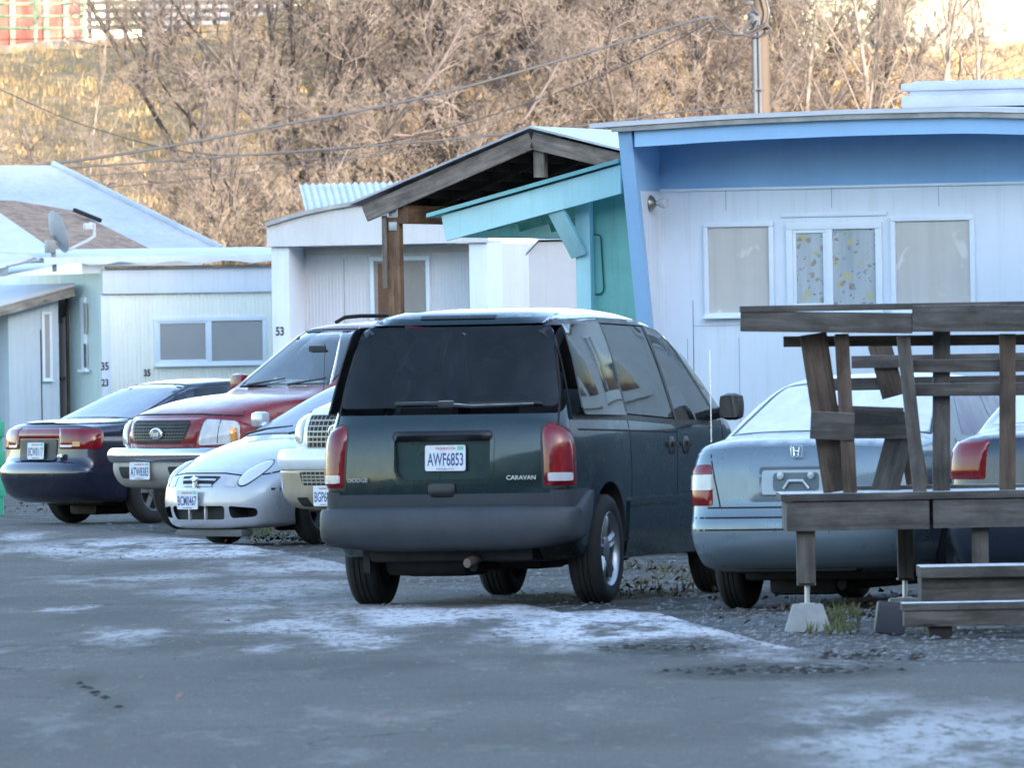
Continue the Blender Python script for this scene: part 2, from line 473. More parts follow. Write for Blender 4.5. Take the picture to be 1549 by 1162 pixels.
    def plate(s, org, u, v, number, label=None, parent=None, big=1.0):
        u = Vector(u).normalized(); v = Vector(v).normalized(); n = u.cross(v).normalized(); org = Vector(org)
        M = Matrix((u, v, n)).transposed()
        b = MB()
        P = fillet([(-.152, -.076, .015), (.152, -.076, .015), (.152, .076, .015), (-.152, .076, .015)], 3)
        b.poly([org + M @ Vector((p.x, p.y, 0)) for p in P], n*.006)
        pl = b.done('license_plate', MT['plate'], parent or s.root, 30)
        if label: pl['label'] = label
        o2 = org+n*.0065
        s.text('WASHINGTON', o2+v*.056, u, v, .017, .15, MT['plate_red'], pl, .001, 'state_lettering', .01)
        s.text(number, o2-v*.008, u, v, .078, .27, MT['plate_blue'], pl, .001, 'number_lettering', .015)
        s.text('EVERGREEN STATE', o2-v*.065, u, v, .010, .13, MT['plate_blue'], pl, .001, 'motto_lettering')
        b = MB(); b.poly([o2 + M @ Vector(p) for p in ((.09, .045, 0), (.138, .045, 0), (.138, .07, 0), (.09, .07, 0))], n*.001)
        b.done('registration_sticker', MT['sticker'], pl)
        return pl
    def wheel(s, x, y, r, w, style, rimr=None, steer=0, parent=None, rim_mat=None, z=None):
        sg = 1 if y > 0 else -1; rimr = rimr or r*.6; z = r if z is None else z
        M = Matrix.Translation((x, y, z)) @ Matrix.Rotation(steer, 4, 'Z') @ Matrix.Rotation(-sg*pi/2, 4, 'X')
        h = w/2
        b = MB()
        prof = [(rimr*.97, -h*.8), (rimr*1.05, -h*.97), (r*.86, -h*1.04), (r*.955, -h*.9), (r*.99, -h*.72)]
        nt_ = 4
        for k in range(nt_):
            a0 = -h*.68 + k*(2*h*.68)/nt_; a1 = a0 + 2*h*.68/nt_
            prof += [(r, a0+.006), (r, a1-.006), (r*.975, a1-.003), (r*.975, a1+.001)] if k < nt_-1 else [(r, a0+.006), (r, a1)]
        prof += [(r*.99, h*.72), (r*.955, h*.9), (r*.86, h*1.04), (rimr*1.06, h*.97), (rimr*.97, h*.82), (rimr*.97, -h*.8)]
        b.lathe(prof, 44, M); ty = b.done('wheel', MT['tyre'], s.root, 40)
        b = MB(); R_ = rimr
        b.lathe([(R_*.99, -h*.75), (R_*.93, -h*.6), (R_*.9, h*.5), (R_*.93, h*.8), (R_*1.02, h*.95), (R_*1.04, h*.9), (R_*.99, h*.7)], 40, M)
        if style == 'alloy5':
            for k in range(5):
                a = k*2*pi/5+.35; ca, sa = math.cos(a), math.sin(a); T_ = Vector((-sa, ca, 0)); D_ = Vector((ca, sa, 0))
                rows = []
                for rr, hw, zz in ((.06, .038, h*.62), (R_*.45, .036, h*.72), (R_*.8, .040, h*.74), (R_*.97, .055, h*.62)):
                    rows.append([M @ (D_*rr + T_*tt*hw + Vector((0, 0, zz+zo))) for tt, zo in ((-1, -.02), (-.55, .006), (0, -.004), (.55, .006), (1, -.02))])
                b.sheet(rows)
            b.lathe([(.075, h*.5), (.075, h*.68), (.045, h*.76), (0, h*.77)], 20, M)
        elif style == 'cap':
            b.lathe([(R_*.95, h*.75), (R_*.7, h*.9), (R_*.35, h*.92), (R_*.3, h*.98), (0, h*1.0)], 32, M)
        elif style == 'steel':
            b.lathe([(R_*.93, h*.6), (R_*.7, h*.35), (R_*.5, h*.5), (R_*.33, h*.52), (R_*.3, h*.8), (0, h*.85)], 32, M)
        else:
            for k in range(style):
                a = k*2*pi/style; ca, sa = math.cos(a), math.sin(a); T_ = Vector((-sa, ca, 0)); D_ = Vector((ca, sa, 0))
                b.sheet([[M @ (D_*rr + T_*tt*hw + Vector((0, 0, zz))) for tt in (-1, 0, 1)] for rr, hw, zz in ((.06, .03, h*.6), (R_*.95, .03, h*.62))])
            b.lathe([(.08, h*.4), (.07, h*.66), (0, h*.7)], 20, M)
        b.done('rim', rim_mat or MT['alloy'], ty, 40)
        b = MB(); b.lathe([(0, h*.2), (R_*.92, h*.2), (R_*.92, h*.12), (0, h*.12)], 28, M); b.done('rim_backing', MT['black'], ty, 40)  # black backing disc added so the gaps between spokes look dark
        s.wheels.append(ty); return ty
    def place(s, px, Y, theta, zs=1, z=0):
        p = at(px, 700, Y); s.root.location = (p.x, Y, z); s.root.rotation_euler = (0, 0, pi/2-R(theta)); s.root.scale = (Q, Q, zs)
    def underbody(s, x0, x1, y, z0, z1):
        b = MB(); b.box(((x0+x1)/2, 0, (z0+z1)/2), (x1-x0, 2*y, z1-z0), None, .04)
        b.box((x0+.5, .2, z0-.02), (.5, .5, .14), None, .05); b.tube([(x0+.2, -.1, z0-.03), (x1-.6, -.15, z0-.03)], .035, 8)
        return b.done('underbody', MT['black'], s.root, 30)
def Tf(zk, x0=1.5, x1=2.6, amt=.06):
    kz = keys(zk); return lambda x, z: kz(z)*(1-amt*sstep(x0, x1, abs(x)))
MT = {}
MT['tyre'] = pm('tyre_rubber', (.011, .011, .012), .8, var=.3, vscale=9, bump=.15, bscale=60, dirt=(.06, .055, .05, .5), dirtz=(.0, .7))
MT['alloy'] = pm('wheel_alloy', (.42, .43, .45), .33, .9, var=.1)
MT['steel'] = pm('wheel_steel', (.05, .05, .055), .5, .3, var=.2)
MT['black'] = pm('matt_black', (.012, .012, .013), .75, var=.4, vscale=5)
MT['trim'] = pm('black_trim', (.018, .018, .02), .45, var=.2)
MT['seam'] = pm('seam_shadow_gap', (.006, .006, .007), .8)
MT['plate'] = pm('plate_white', (.62, .66, .70), .45, var=.08, vscale=20)
MT['plate_red'] = pm('plate_red', (.45, .10, .12), .5)
MT['plate_blue'] = pm('plate_blue', (.03, .06, .20), .5)
MT['sticker'] = pm('sticker_green', (.18, .5, .42), .5)
MT['chrome'] = pm('chrome', (.72, .72, .74), .12, 1.0, var=.08)
MT['lens_red'] = pm('red_lens', (.17, .004, .008), .12, 0, .3, var=.3, vscale=12)
MT['lens_white'] = pm('clear_lens', (.46, .47, .48), .12, 0, .6, var=.15, vscale=12)
MT['lens_amber'] = pm('amber_lens', (.50, .20, .035), .12, 0, .6, var=.2, vscale=12)
MT['lens_dark'] = pm('smoked_lens', (.10, .012, .014), .12, 0, .6)
MT['badge'] = pm('badge_silver', (.65, .67, .7), .25, .9)
MT['badge_dull'] = pm('badge_dull', (.38, .40, .42), .35, .8)
MT['cabin'] = pm('cabin_dark', (.03, .03, .032), .8)
MT['seat'] = pm('seat_cloth', (.035, .037, .042), .9, var=.2)
MT['glass_tint'] = glass('tinted_glass', (.22, .24, .28), frost=.03)
MT['glass_clear'] = glass('clear_glass', (.80, .86, .86), frost=.03)
MT['glass_rear'] = glass('tinted_rear_glass', (.16, .17, .23), frost=.0, ior=1.40)
MT['frosted'] = glass('frosted_glass', (.3, .32, .34), frost=.97, frostcol=(.74, .76, .82))
MT['halffrost'] = glass('half_frosted_glass', (.04, .045, .05), frost=.55, frostcol=(.5, .55, .66))
# ================================================================== green minivan
paint = pm('dark_green_paint', (.003, .019, .022), .22, .3, .8, var=.12, frost=.38, flo=.86, fhi=.985, dirt=(.03, .035, .035, .12), dirtz=(.3, 1.2))
clad = pm('grey_cladding', (.032, .038, .048), .55, 0, 0, var=.14, vscale=5, dirt=(.065, .065, .065, .5), dirtz=(.3, .7))
van_o = [(-2.30, .40, .05), (-2.37, .70, .1), (-2.345, 1.04, .25), (-2.25, 1.17, .25), (-1.96, 1.70, .07), (-1.80, 1.745, .15), (-1.1, 1.775, .5), (-.2, 1.765, .6), (.55, 1.67, .3), (1.62, 1.07, .25), (2.2, .85, .3), (2.36, .62, .15), (2.33, .28, .1), (1.9, .22, .1), (-1.9, .26, .1)]
VT = Tf([(.2, .93), (.45, .985), (.75, 1.0), (1.0, .985), (1.13, .95), (1.45, .85), (1.7, .745), (1.8, .71)], 1.3, 2.6, .07)
cab = [(-2.16, .75), (-2.17, 1.05, .1), (-2.09, 1.2, .1), (-1.86, 1.66, .1), (-1.1, 1.725, .3), (-.2, 1.715, .3), (.5, 1.62, .2), (1.45, 1.06, .1), (1.3, .7, .05), (1.2, .42), (-1.0, .42), (-1.0, .75)]
qwin = [(-2.03, 1.14, .05), (-1.93, 1.645, .07), (-.98, 1.66, .02), (-.93, 1.125, .02)]
mwin = [(-.93, 1.125, .02), (-.98, 1.66, .02), (.02, 1.64, .03), (.17, 1.085, .03)]
fwin = [(.24, 1.08, .03), (.08, 1.635, .04), (.42, 1.60, .08), (1.2, 1.07, .06)]
def grow(pts, g):
    cx = sum(p[0] for p in pts)/len(pts); cz = sum(p[1] for p in pts)/len(pts)
    return [(p[0]+math.copysign(g, p[0]-cx), p[1]+math.copysign(g, p[1]-cz)) + tuple(p[2:]) for p in pts]
rwin = [(-.825, 1.18, .06), (.825, 1.18, .06), (.715, 1.655, .07), (-.715, 1.655, .07)]
van = Car('minivan', 'dark green minivan seen from behind with grey bumper and tinted windows', 'minivan', van_o, .965, VT, paint, MT['cabin'], [(-1.45, .33), (1.43, .33)], .33, .395, cab,
          [grow(qwin, -.03), grow(mwin, -.03), grow(fwin, -.03)], [([(-.36, .76, .08), (.36, .76, .08), (.36, 1.0, .03), (-.36, 1.0, .03)], -2.7, -2.305), (grow(rwin, -.04), -2.6, -1.5), ([(-.72, 1.12, .05), (.72, 1.12, .05), (.60, 1.60, .1), (-.60, 1.60, .1)], .5, 1.6)], mf=.4, mr=.17, mt=.11, mb=.05, p=3.0)
V = van
for sg in (-1, 1):
    d = (0, -sg, 0)
    def side(pts): return [(p[0], sg, p[1]) + tuple(p[2:]) for p in pts]
    V.patch('window_surround', side(grow([qwin[0], qwin[1], mwin[2], mwin[3]], .025)), d, MT['trim'], .0005, 0) if False else None
    qo = V.patch('side_window', side(grow(qwin, .012)), d, MT['glass_tint'], .006, .012)
    for q in qo.data.vertices: q.co.y += sg*.085*max(0, min(1.1, (-.93-q.co.x)/1.1))
    V.patch('side_window', side(grow(mwin, .0)), d, MT['glass_tint'], .004, .012)
    V.patch('side_window', side(grow(fwin, .01)), d, MT['glass_clear'], .002, .012)
    V.strip([[(-2.06, sg, 1.115), (-.93, sg, 1.10), (.2, sg, 1.06), (1.3, sg, 1.045)], [(-2.065, sg, 1.115), (-1.965, sg, 1.67)], [(-1.965, sg, 1.672), (-1, sg, 1.685), (.02, sg, 1.665), (.42, sg, 1.63), (1.22, sg, 1.075)]], d, MT['trim'], .032, .003, 'window_seal')
    V.strip([[(-.95, sg, 1.66), (-.93, sg, 1.13)]], d, MT['trim'], .05, .008, 'door_pillar'); V.strip([[(.05, sg, 1.64), (.205, sg, 1.07)]], d, MT['trim'], .05, .008, 'door_pillar')
    V.strip([[(-.93, sg, 1.1), (-.95, sg, .62), (-.97, sg, .34)], [(.20, sg, 1.06), (.14, sg, .7), (.14, sg, .3)], [(1.28, sg, 1.04), (1.34, sg, .8), (1.28, sg, .32)], [(-2.0, sg, 1.04), (.18, sg, 1.0)]], d, MT['seam'], .012)
    V.patch('side_cladding', side([(-1.03, .28, .02), (1.03, .28, .02), (1.03, .62, .02), (-1.03, .62, .02)]), d, paint, .016, .03, .1)
    V.strip([[(-1.02, sg, .575), (1.02, sg, .575)]], d, MT['seam'], .012, .018)
    for x, w in ((.03, .07), (.37, .075)):
        h = V.patch('door_handle', side([(x-w, .865, .05), (x+w, .865, .05), (x+w, .975, .05), (x-w, .975, .05)]), d, MT['trim'], .004, .02, .03, .022, .05)
        b = MB(); b.box((x, sg*(V.cast(Vector((1, 0, 0)), Vector((0, 0, 1)), Vector(d), x, .92)[0].y*sg+.028), .93), (.1, .012, .03), None, .004); b.done('handle_grip', MT['black'], h)
    # mirror
    b = MB(); b.box((1.0, sg*1.12, 1.145), (.12, .185, .165), Matrix.Rotation(sg*.12, 3, 'Z'), .06)
    b.tube([(1.04, sg*.9, 1.09), (1.02, sg*1.02, 1.11)], .035, 8)
    mr_ = b.done('wing_mirror', MT['trim'], V.root, 40)
    b = MB(); b.poly([(.9365+.012*k_, sg*1.12+q.x, 1.145+q.y) for q in fillet([(-.075, -.065, .035), (.075, -.065, .035), (.075, .065, .035), (-.075, .065, .035)], 4) for k_ in (0,)], (.003, 0, 0))
    b.done('mirror_glass', pm('mirror_silver', (.85, .85, .85), .02, 1, 0, var=.01), mr_, 30)
    # tail lamps wrap round the corners
    dl = Vector((1, -sg*.75, 0))
    V.patch('lamp_seal', [(-2.36, sg*.765, .70, .02), (-2.36, sg*.765, 1.06, .07), (-2.30, sg*.83, 1.105, .08), (-2.13, sg*.95, 1.02, .10), (-2.13, sg*.955, .70, .02)], dl, MT['trim'], .002, .02, .04)
    tl = V.patch('tail_lamp', [(-2.36, sg*.785, .715, .02), (-2.36, sg*.785, 1.05, .07), (-2.30, sg*.835, 1.09, .07), (-2.15, sg*.945, 1.01, .10), (-2.15, sg*.95, .715, .02)], dl, MT['lens_red'], .006, .03, .035, .02, .06)
    V.patch('reverse_lens', [(-2.36, sg*.815, .742, .015), (-2.36, sg*.815, .79, .015), (-2.23, sg*.925, .79, .015), (-2.23, sg*.925, .742, .015)], dl, MT['lens_white'], .028, .02, .03, parent=tl)
    V.wheel(-1.45, sg*.845, .325, .235, 'alloy5', .215); V.wheel(1.43, sg*.83, .325, .235, 'alloy5', .215)
    b = MB(); b.box((-1.3, sg*.45, .95), (.16, .42, .55), None, .06); b.box((-1.33, sg*.45, 1.3), (.10, .26, .18), None, .05)
    b.done('rear_seat', MT['seat'], V.root, 40)
    b = MB(); b.box((.25, sg*.42, .95), (.16, .46, .62), None, .06); b.box((.2, sg*.42, 1.36), (.10, .27, .2), None, .05); b.box((.5, sg*.42, .62), (.5, .5, .16), None, .05)
    b.done('front_seat', MT['seat'], V.root, 40)
    # roof rack rails
V.patch('rear_window', [(-2.3, p[0], p[1], p[2]) for p in rwin], (1, 0, 0), MT['glass_rear'], .005, .012, .08)
V.patch('windscreen', [(1.2, p[0], p[1], .08) for p in [(-.76, 1.09), (.76, 1.09), (.63, 1.63), (-.63, 1.63)]], (-1, 0, 0), MT['glass_clear'], .003, .012, .1)
V.strip([[(-2.3, -.835, .56), (-2.3, -.835, 1.05), (-2.3, -.81, 1.3), (-2.3, -.715, 1.69)], [(-2.3, .835, .56), (-2.3, .835, 1.05), (-2.3, .81, 1.3), (-2.3, .715, 1.69)], [(-2.3, -.715, 1.692), (-2.3, .715, 1.692)]], (1, 0, 0), MT['seam'], .014)
sp = V.patch('spoiler', [(-1.9, -.66, 1.665, .03), (-1.9, .66, 1.665, .03), (-1.9, .60, 1.735, .03), (-1.9, -.60, 1.735, .03)], (1, 0, 0), paint, .010, .04, .06, .008, .05)
V.patch('roof_lip_slot', [(-1.9, -.28, 1.69), (-1.9, .28, 1.69), (-1.9, .28, 1.708), (-1.9, -.28, 1.708)], (1, 0, 0), MT['trim'], .020, .02, .05)  # black strip drawn for the dark slot in the rear roof lip
# hatch furniture
bb_ = MB(); bb_.poly([(-2.309, q.x, q.y) for q in fillet([(-.37, .75, .08), (.37, .75, .08), (.37, 1.01, .03), (-.37, 1.01, .03)], 4)], (.004, 0, 0)); bb_.done('plate_recess', pm('recess_green_sheen', (.008, .034, .038), .3, .3, .5, var=.2), V.root, 30)  # lighter green than the body, the recess's reflection put into its colour
V.strip([[(-2.3, -.375, 1.0), (-2.3, -.375, .80), (-2.3, -.33, .745), (-2.3, .33, .745), (-2.3, .375, .80), (-2.3, .375, 1.0)]], (1, 0, 0), paint, .03, .006, 'recess_rim')
V.patch('plate_light_bar', [(-2.3, -.385, .985, .03), (-2.3, .385, .985, .03), (-2.3, .37, 1.045, .03), (-2.3, -.37, 1.045, .03)], (1, 0, 0), MT['trim'], .006, .03, .05, .045, .03)
V.patch('hatch_cladding', [(-2.3, -.82, .555, .05), (-2.3, .82, .555, .05), (-2.3, .82, .675, .02), (-2.3, -.82, .675, .02)], (1, 0, 0), clad, .022, .03, .06)
hd = V.patch('hatch_handle', [(-2.3, -.10, .655, .03), (-2.3, .10, .655, .03), (-2.3, .10, .735, .03), (-2.3, -.10, .735, .03)], (1, 0, 0), MT['trim'], .02, .03, .03, .02, .03)
V.plate((-2.335, -.02, .885), (0, -1, 0), (.06, 0, 1), 'AWF6853')
V.text('DODGE', (-2.378, .63, .76), (.08, -1, 0), (.06, 0, 1), .024, .145, MT['badge_dull'], bold=.01, name='badge_lettering', depth=.012)
V.text('CARAVAN', (-2.378, -.60, .765), (-.08, -1, 0), (.06, 0, 1), .026, .225, MT['badge_dull'], bold=.01, name='badge_lettering', depth=.012)
b = MB(); b.tube([(-2.245, -.66, 1.195), (-2.243, -.2, 1.185), (-2.245, .02, 1.20)], [.008, .012, .013], 8); b.box((-2.235, -.0, 1.20), (.05, .12, .045), None, .012); b.box((-2.235, -.45, 1.205), (.012, .55, .014))
b.box((-2.25, .2, 1.207), (.02, .36, .022), None, .006)
b.done('rear_wiper', pm('wiper_black', (.02, .02, .022), .5, frost=.7, flo=.3, fhi=.8), V.root)
# bumper
bo = [(-2.39, .33, .08), (-2.455, .44, .10), (-2.45, .55, .06), (-2.41, .60, .03), (-2.36, .60, .02), (-2.33, .565, .02), (-1.95, .69, .03), (-1.825, .695, .02), (-1.92, .45, .1), (-2.05, .345, .1)]
bt = lambda x, z: 1-.02*sstep(2.1, 2.5, -x)
bme = inflate(bo, .972, bt, mf=.01, mr=.22, mt=.02, mb=.09, p=2.8, step=.035, grid=.06); ob('bumper', bme, clad, V.root, 60)
for sg in (-1, 1):
    d = Vector((1, -sg*.75, 0))
    V.patch('bumper_corner', [(-2.36, sg*.83, .56, .03), (-2.36, sg*.83, .69, .02), (-1.95, sg*.99, .695, .02), (-1.95, sg*.99, .56, .03)], d, clad, .018, .03, .05)
V.underbody(-2.2, 2.0, .62, .27, .42)
b = MB(); b.tube([(-1.45, -.78, .33), (-1.45, .78, .33)], .05, 10); b.lathe([(0, -.3), (.11, -.29), (.12, 0), (.11, .29), (0, .3)], 16, Matrix.Translation((-1.95, .25, .30)) @ Matrix.Rotation(pi/2, 4, 'X')); b.box((-2.1, .65, .28), (.12, .05, .14)); b.box((-1.2, 0, .26), (.6, .9, .1), None, .04)
b.done('axle', MT['black'], V.root, 40)
b = MB(); b.tube([(-2.1, -.20, .30), (-2.43, -.20, .265)], .028, 12); b.done('exhaust_pipe', pm('exhaust_rust', (.16, .13, .11), .6, .6, var=.3), V.root, 40)
b = MB(); b.tube([(1.35, -.72, .98), (1.33, -.73, 1.80)], [.004, .002], 6); b.done('antenna', MT['trim'], V.root)
V.place(826, 65.1, 18.5, 1.015)
# ================================================================== red SUV / white SUV share a shell
def suv(name, label, pmat, style):
    so = [(-2.5, .45, .05), (-2.58, .75, .1), (-2.55, 1.15, .2), (-2.38, 1.70, .2), (-2.1, 1.81, .2), (-.9, 1.83, .5), (.0, 1.79, .25), (.12, 1.74, .25), (.90, 1.255, .12), (1.1, 1.21, .2), (1.75, 1.17, .4), (2.36, 1.05, .2), (2.50, .93, .12), (2.52, .72, .06), (2.40, .66, .04), (2.40, .42, .04), (-2.4, .40, .04)]
    ST = Tf([(.3, .95), (.7, 1.0), (1.02, .985), (1.2, .945), (1.5, .83), (1.85, .70)], 1.2, 2.7, .09)
    cb = [(-2.42, .8), (-2.4, 1.15, .1), (-2.25, 1.68, .1), (-.9, 1.775, .3), (.0, 1.735, .2), (.72, 1.25, .1), (.75, .8), (.7, .6), (-1.0, .6), (-1.0, .8)]
    fw = [(-.45, 1.2, .04), (-.48, 1.70, .05), (-.14, 1.69, .06), (.50, 1.2, .05)]; rw = [(-1.35, 1.2, .04), (-1.35, 1.70, .05), (-.55, 1.70, .04), (-.55, 1.2, .04)]; qw = [(-2.28, 1.22, .05), (-2.2, 1.68, .05), (-1.47, 1.69, .05), (-1.47, 1.22, .05)]
    ws = [(-.74, 1.27, .06), (.74, 1.27, .06), (.61, 1.715, .1), (-.61, 1.715, .1)]; bw = [(-.7, 1.2, .06), (.7, 1.2, .06), (.6, 1.66, .08), (-.6, 1.66, .08)]
    full = style == 'red'
    if not full: so = [(-2.7, .5, .05), (-2.72, .8, .1), (-2.70, 1.22, .05), (-1.05, 1.22, .05), (-.98, 1.66, .15), (-.80, 1.74, .15), (-.3, 1.76, .3)] + so[6:-1] + [(-2.6, .42, .04)]; bw = [(-.6, 1.27, .05), (.6, 1.27, .05), (.55, 1.62, .06), (-.55, 1.62, .06)]
    c = Car(name, label, 'suv' if full else 'pickup truck', so, .99, ST, pmat, MT['cabin'], [(-1.5, .36), (1.58, .36)], .37, .44, cb if full else None, [grow(x, -.03) for x in (fw, rw, qw)] if full else [], [(grow(ws, -.03), -.3, 1.3), (grow(bw, -.04), -2.8, -2.0)] if full else [], mf=.42, mr=.12, mt=.10, mb=.05, p=2.6)
    g = MT['glass_clear'] if full else MT['glass_tint']
    for sg in (-1, 1):
        d = (0, -sg, 0)
        for w_ in ((fw, rw, qw) if full else (fw,)): c.patch('side_window', [(p[0], sg, p[1], p[2]) for p in w_], d, g if w_ is fw else MT['glass_tint'], .003, .012, .1)
        c.strip([[(.78, sg, 1.18), (.72, sg, .5)], [(-.5, sg, 1.70), (-.5, sg, .5)], [(-1.4, sg, 1.2), (-1.42, sg, .6)]], d, MT['seam'], .012)
        c.wheel(1.58, sg*.80, .365, .25, 'steel' if full else 5, .21); c.wheel(-1.5, sg*.80, .365, .25, 'steel' if full else 5, .21)
        b = MB(); b.box((.62, sg*1.09, 1.27), (.13, .22, .19), None, .06); b.tube([(.64, sg*.9, 1.2), (.64, sg*1.05, 1.23)], .03, 6)
        b.done('wing_mirror', pmat, c.root, 40)
        if not full: continue
        b = MB(); b.tube([(-.30, sg*.60, 1.80), (-.42, sg*.60, 1.845), (-.62, sg*.60, 1.855), (-2.0, sg*.60, 1.855), (-2.15, sg*.60, 1.79)], .018, 8); b.done('roof_rail', MT['trim'], c.root, 40)
        if full:
            b = MB(); b.box((-.35, sg*.4, 1.0), (.16, .5, .6), None, .06); b.box((-.4, sg*.4, 1.42), (.1, .28, .2), None, .05); b.done('front_seat', MT['seat'], c.root, 40)
    c.patch('windscreen', [(.5, p[0], p[1], p[2]) for p in ws], (-1, 0, 0), g, .003, .012, .09)
    c.patch('rear_window', [(-2.6, p[0], p[1], p[2]) for p in bw], (1, 0, 0), MT['glass_tint'] if not full else MT['glass_clear'], .003, .012, .09)
    if full:
        c.strip([[(.5, -.75, 1.26), (.5, -.62, 1.725), (.5, .62, 1.725), (.5, .75, 1.26), (.5, -.75, 1.26)]], (-1, 0, 0), MT['trim'], .016, .005, 'windscreen_seal')
        b = MB()
        for y in (-.45, .25): b.tube([(.93, y-.1, 1.262), (.90, y+.12, 1.285), (.84, y+.42, 1.315)], [.014, .010, .008], 6)
        b.done('windscreen_wiper', MT['trim'], c.root)
        b = MB(); b.box((.42, 0, 1.56), (.03, .27, .075), None, .015); b.done('rear_view_mirror', MT['black'], c.root)
        b = MB(); b.lathe([(.18, -.015), (.195, 0), (.18, .015), (.165, 0), (.18, -.015)], 28, Matrix.Translation((.25, .42, 1.22)) @ Matrix.Rotation(R(-65), 4, 'Y')); b.box((.55, 0, 1.14), (.35, 1.35, .16), None, .05); b.done('dashboard', MT['cabin'], c.root, 40)
        b = MB(); b.tube([(1.02, -.72, 1.18), (.98, -.74, 2.05)] if False else [(1.02, .86, 1.14), (1.00, .87, 1.62)], [.004, .003], 6); b.done('antenna', MT['trim'], c.root)
    return c
red = pm('red_paint', (.17, .008, .012), .3, 0, .35, var=.08, frost=.05, flo=.8, fhi=.99, dirt=(.2, .1, .09, .12), dirtz=(.4, 1.0))
S = suv('sport_utility_vehicle', 'red sport utility vehicle with dark mesh grille and chrome front bumper', red, 'red')
X = (-1, 0, 0)
fc = lambda pts: [(2.5, p[0], p[1]) + tuple(p[2:]) for p in pts]
S.strip([[(2.5, -.88, 1.0), (2.5, -.5, 1.02), (2.5, .5, 1.02), (2.5, .88, 1.0)]], X, MT['seam'], .014)
S.patch('grille_surround', fc([(-.54, .705, .1), (.54, .705, .1), (.62, .985, .08), (-.62, .985, .08)]), X, red, .006, .03, .06, .022, .05)
mesh_dark = pm('grille_dark', (.02, .018, .018), .5, var=.3)
gr = S.patch('grille', fc([(-.41, .775, .08), (.41, .775, .08), (.49, .950, .07), (-.49, .950, .07)]), X, MT['black'], .033, .03, .06)
paths = [[(2.5, -.42-.08*(z-.77)*5, z), (2.5, .42+.08*(z-.77)*5, z)] for z in (.80, .825, .85, .875, .90, .925)]
paths += [[(2.5, y, .785), (2.5, y*1.10, .94)] for y in [k*.042-.399 for k in range(20)]]
S.strip(paths, X, pm('grille_bars', (.018, .016, .016), .4), .008, .038, 'grille_mesh', gr)
def oval_badge(c, org, u, rx, rz, parent):
    M = Matrix.Translation(org) @ Matrix((Vector(u), Vector((0, 0, 1)), Vector(u).cross(Vector((0, 0, 1))))).transposed().to_4x4() @ Matrix.Diagonal((rx, rz, 1, 1))
    b = MB(); b.lathe([(0, .014), (.8, .014), (.95, .010), (1, 0), (0, 0)], 28, M); bb = b.done('badge', MT['badge'], parent, 40)
    b = MB(); b.lathe([(0, .018), (.78, .018), (.8, .012), (0, .012)], 28, M); b.done('badge_face', pm('badge_navy', (.10, .12, .20), .3), bb, 40)
    c.text('Ford', Vector(org)+Vector(u).cross(Vector((0, 0, 1)))*.019, u, (0, 0, 1), rz*.85, rx*1.15, MT['badge'], bb, .002, 'badge_lettering', 0, .3)
oval_badge(S, (2.552, 0, .855), (0, 1, 0), .105, .052, gr)
for sg in (-1, 1):
    dl = Vector((-1, -sg*.35, 0))
    S.patch('headlight_surround', [(2.45, sg*.56, .735, .05), (2.45, sg*.63, .985, .05), (2.2, sg*.93, .965, .06), (2.2, sg*.94, .745, .05)], dl, red, .004, .03, .05, .012, .04)
    hl = S.patch('headlight', [(2.45, sg*.595, .755, .04), (2.45, sg*.655, .965, .04), (2.22, sg*.915, .945, .05), (2.22, sg*.925, .765, .04)], dl, MT['lens_white'], .02, .03, .04, .014, .05)
    S.patch('turn_signal', [(2.28, sg*.885, .768, .02), (2.28, sg*.872, .90, .02), (2.22, sg*.905, .89, .03), (2.22, sg*.915, .775, .03)], dl, MT['lens_amber'], .037, .02, .03, parent=hl)
    S.strip([[(2.3, sg*.775, .765), (2.3, sg*.785, .955)]], dl, MT['trim'], .008, .036, 'lens_divider', hl)
cb_o = [(2.30, .60, .02), (2.62, .60, .04), (2.66, .68, .04), (2.60, .735, .03), (2.30, .735, .02)]
ob('chrome_bumper', inflate(cb_o, 1.0, lambda x, z: 1, mf=.34, mr=.01, mt=.01, mb=.01, p=2.8, step=.04, grid=.08), MT['chrome'], S.root, 50)
vmat = pm('bumper_valance_grey', (.30, .28, .26), .5, var=.15, vscale=6)
vo_ = [(2.25, .36, .04), (2.50, .38, .08), (2.60, .50, .06), (2.60, .61, .02), (2.25, .61, .02)]
vme = inflate(vo_, .97, lambda x, z: 1, mf=.36, mr=.01, mt=.01, mb=.06, p=2.8, step=.04, grid=.08); va = ob('bumper_valance', vme, vmat, S.root, 50)
bm = bmesh.new(); bm.from_mesh(vme); vb = BVHTree.FromBMesh(bm); bm.free()
for sg in (-1, 1): S.patch('air_intake', [(2.6, sg*.28, .47, .03), (2.6, sg*.62, .47, .03), (2.5, sg*.66, .57, .03), (2.6, sg*.24, .57, .03)], X, MT['black'], .003, .02, .05, parent=va, bvh=vb)
S.plate((2.645, -.17, .535), (-.10, 1, 0), (0, 0, 1), 'ATW8383', 'front plate reading ATW8383')
S.underbody(-2.3, 2.1, .6, .3, .5)
S.place(531, 93.2, 180+51)
white = pm('white_suv_paint', (.72, .73, .75), .3, 0, .7, var=.05, frost=.5, dirt=(.4, .36, .3, .4), dirtz=(.4, 1.0))
tan = pm('tan_cladding', (.33, .27, .19), .45, .2, .3, var=.14, vscale=6)
E = suv('pickup_truck', 'white and tan truck with egg crate grille mostly hidden behind the green minivan', white, 'white')
E.strip([[(2.5, -.9, 1.0), (2.5, -.5, 1.03), (2.5, .5, 1.03), (2.5, .9, 1.0)]], X, MT['seam'], .014)
gr = E.patch('grille', fc([(-.46, .73, .05), (.46, .73, .05), (.50, .995, .04), (-.50, .995, .04)]), X, MT['black'], .02, .03, .06)
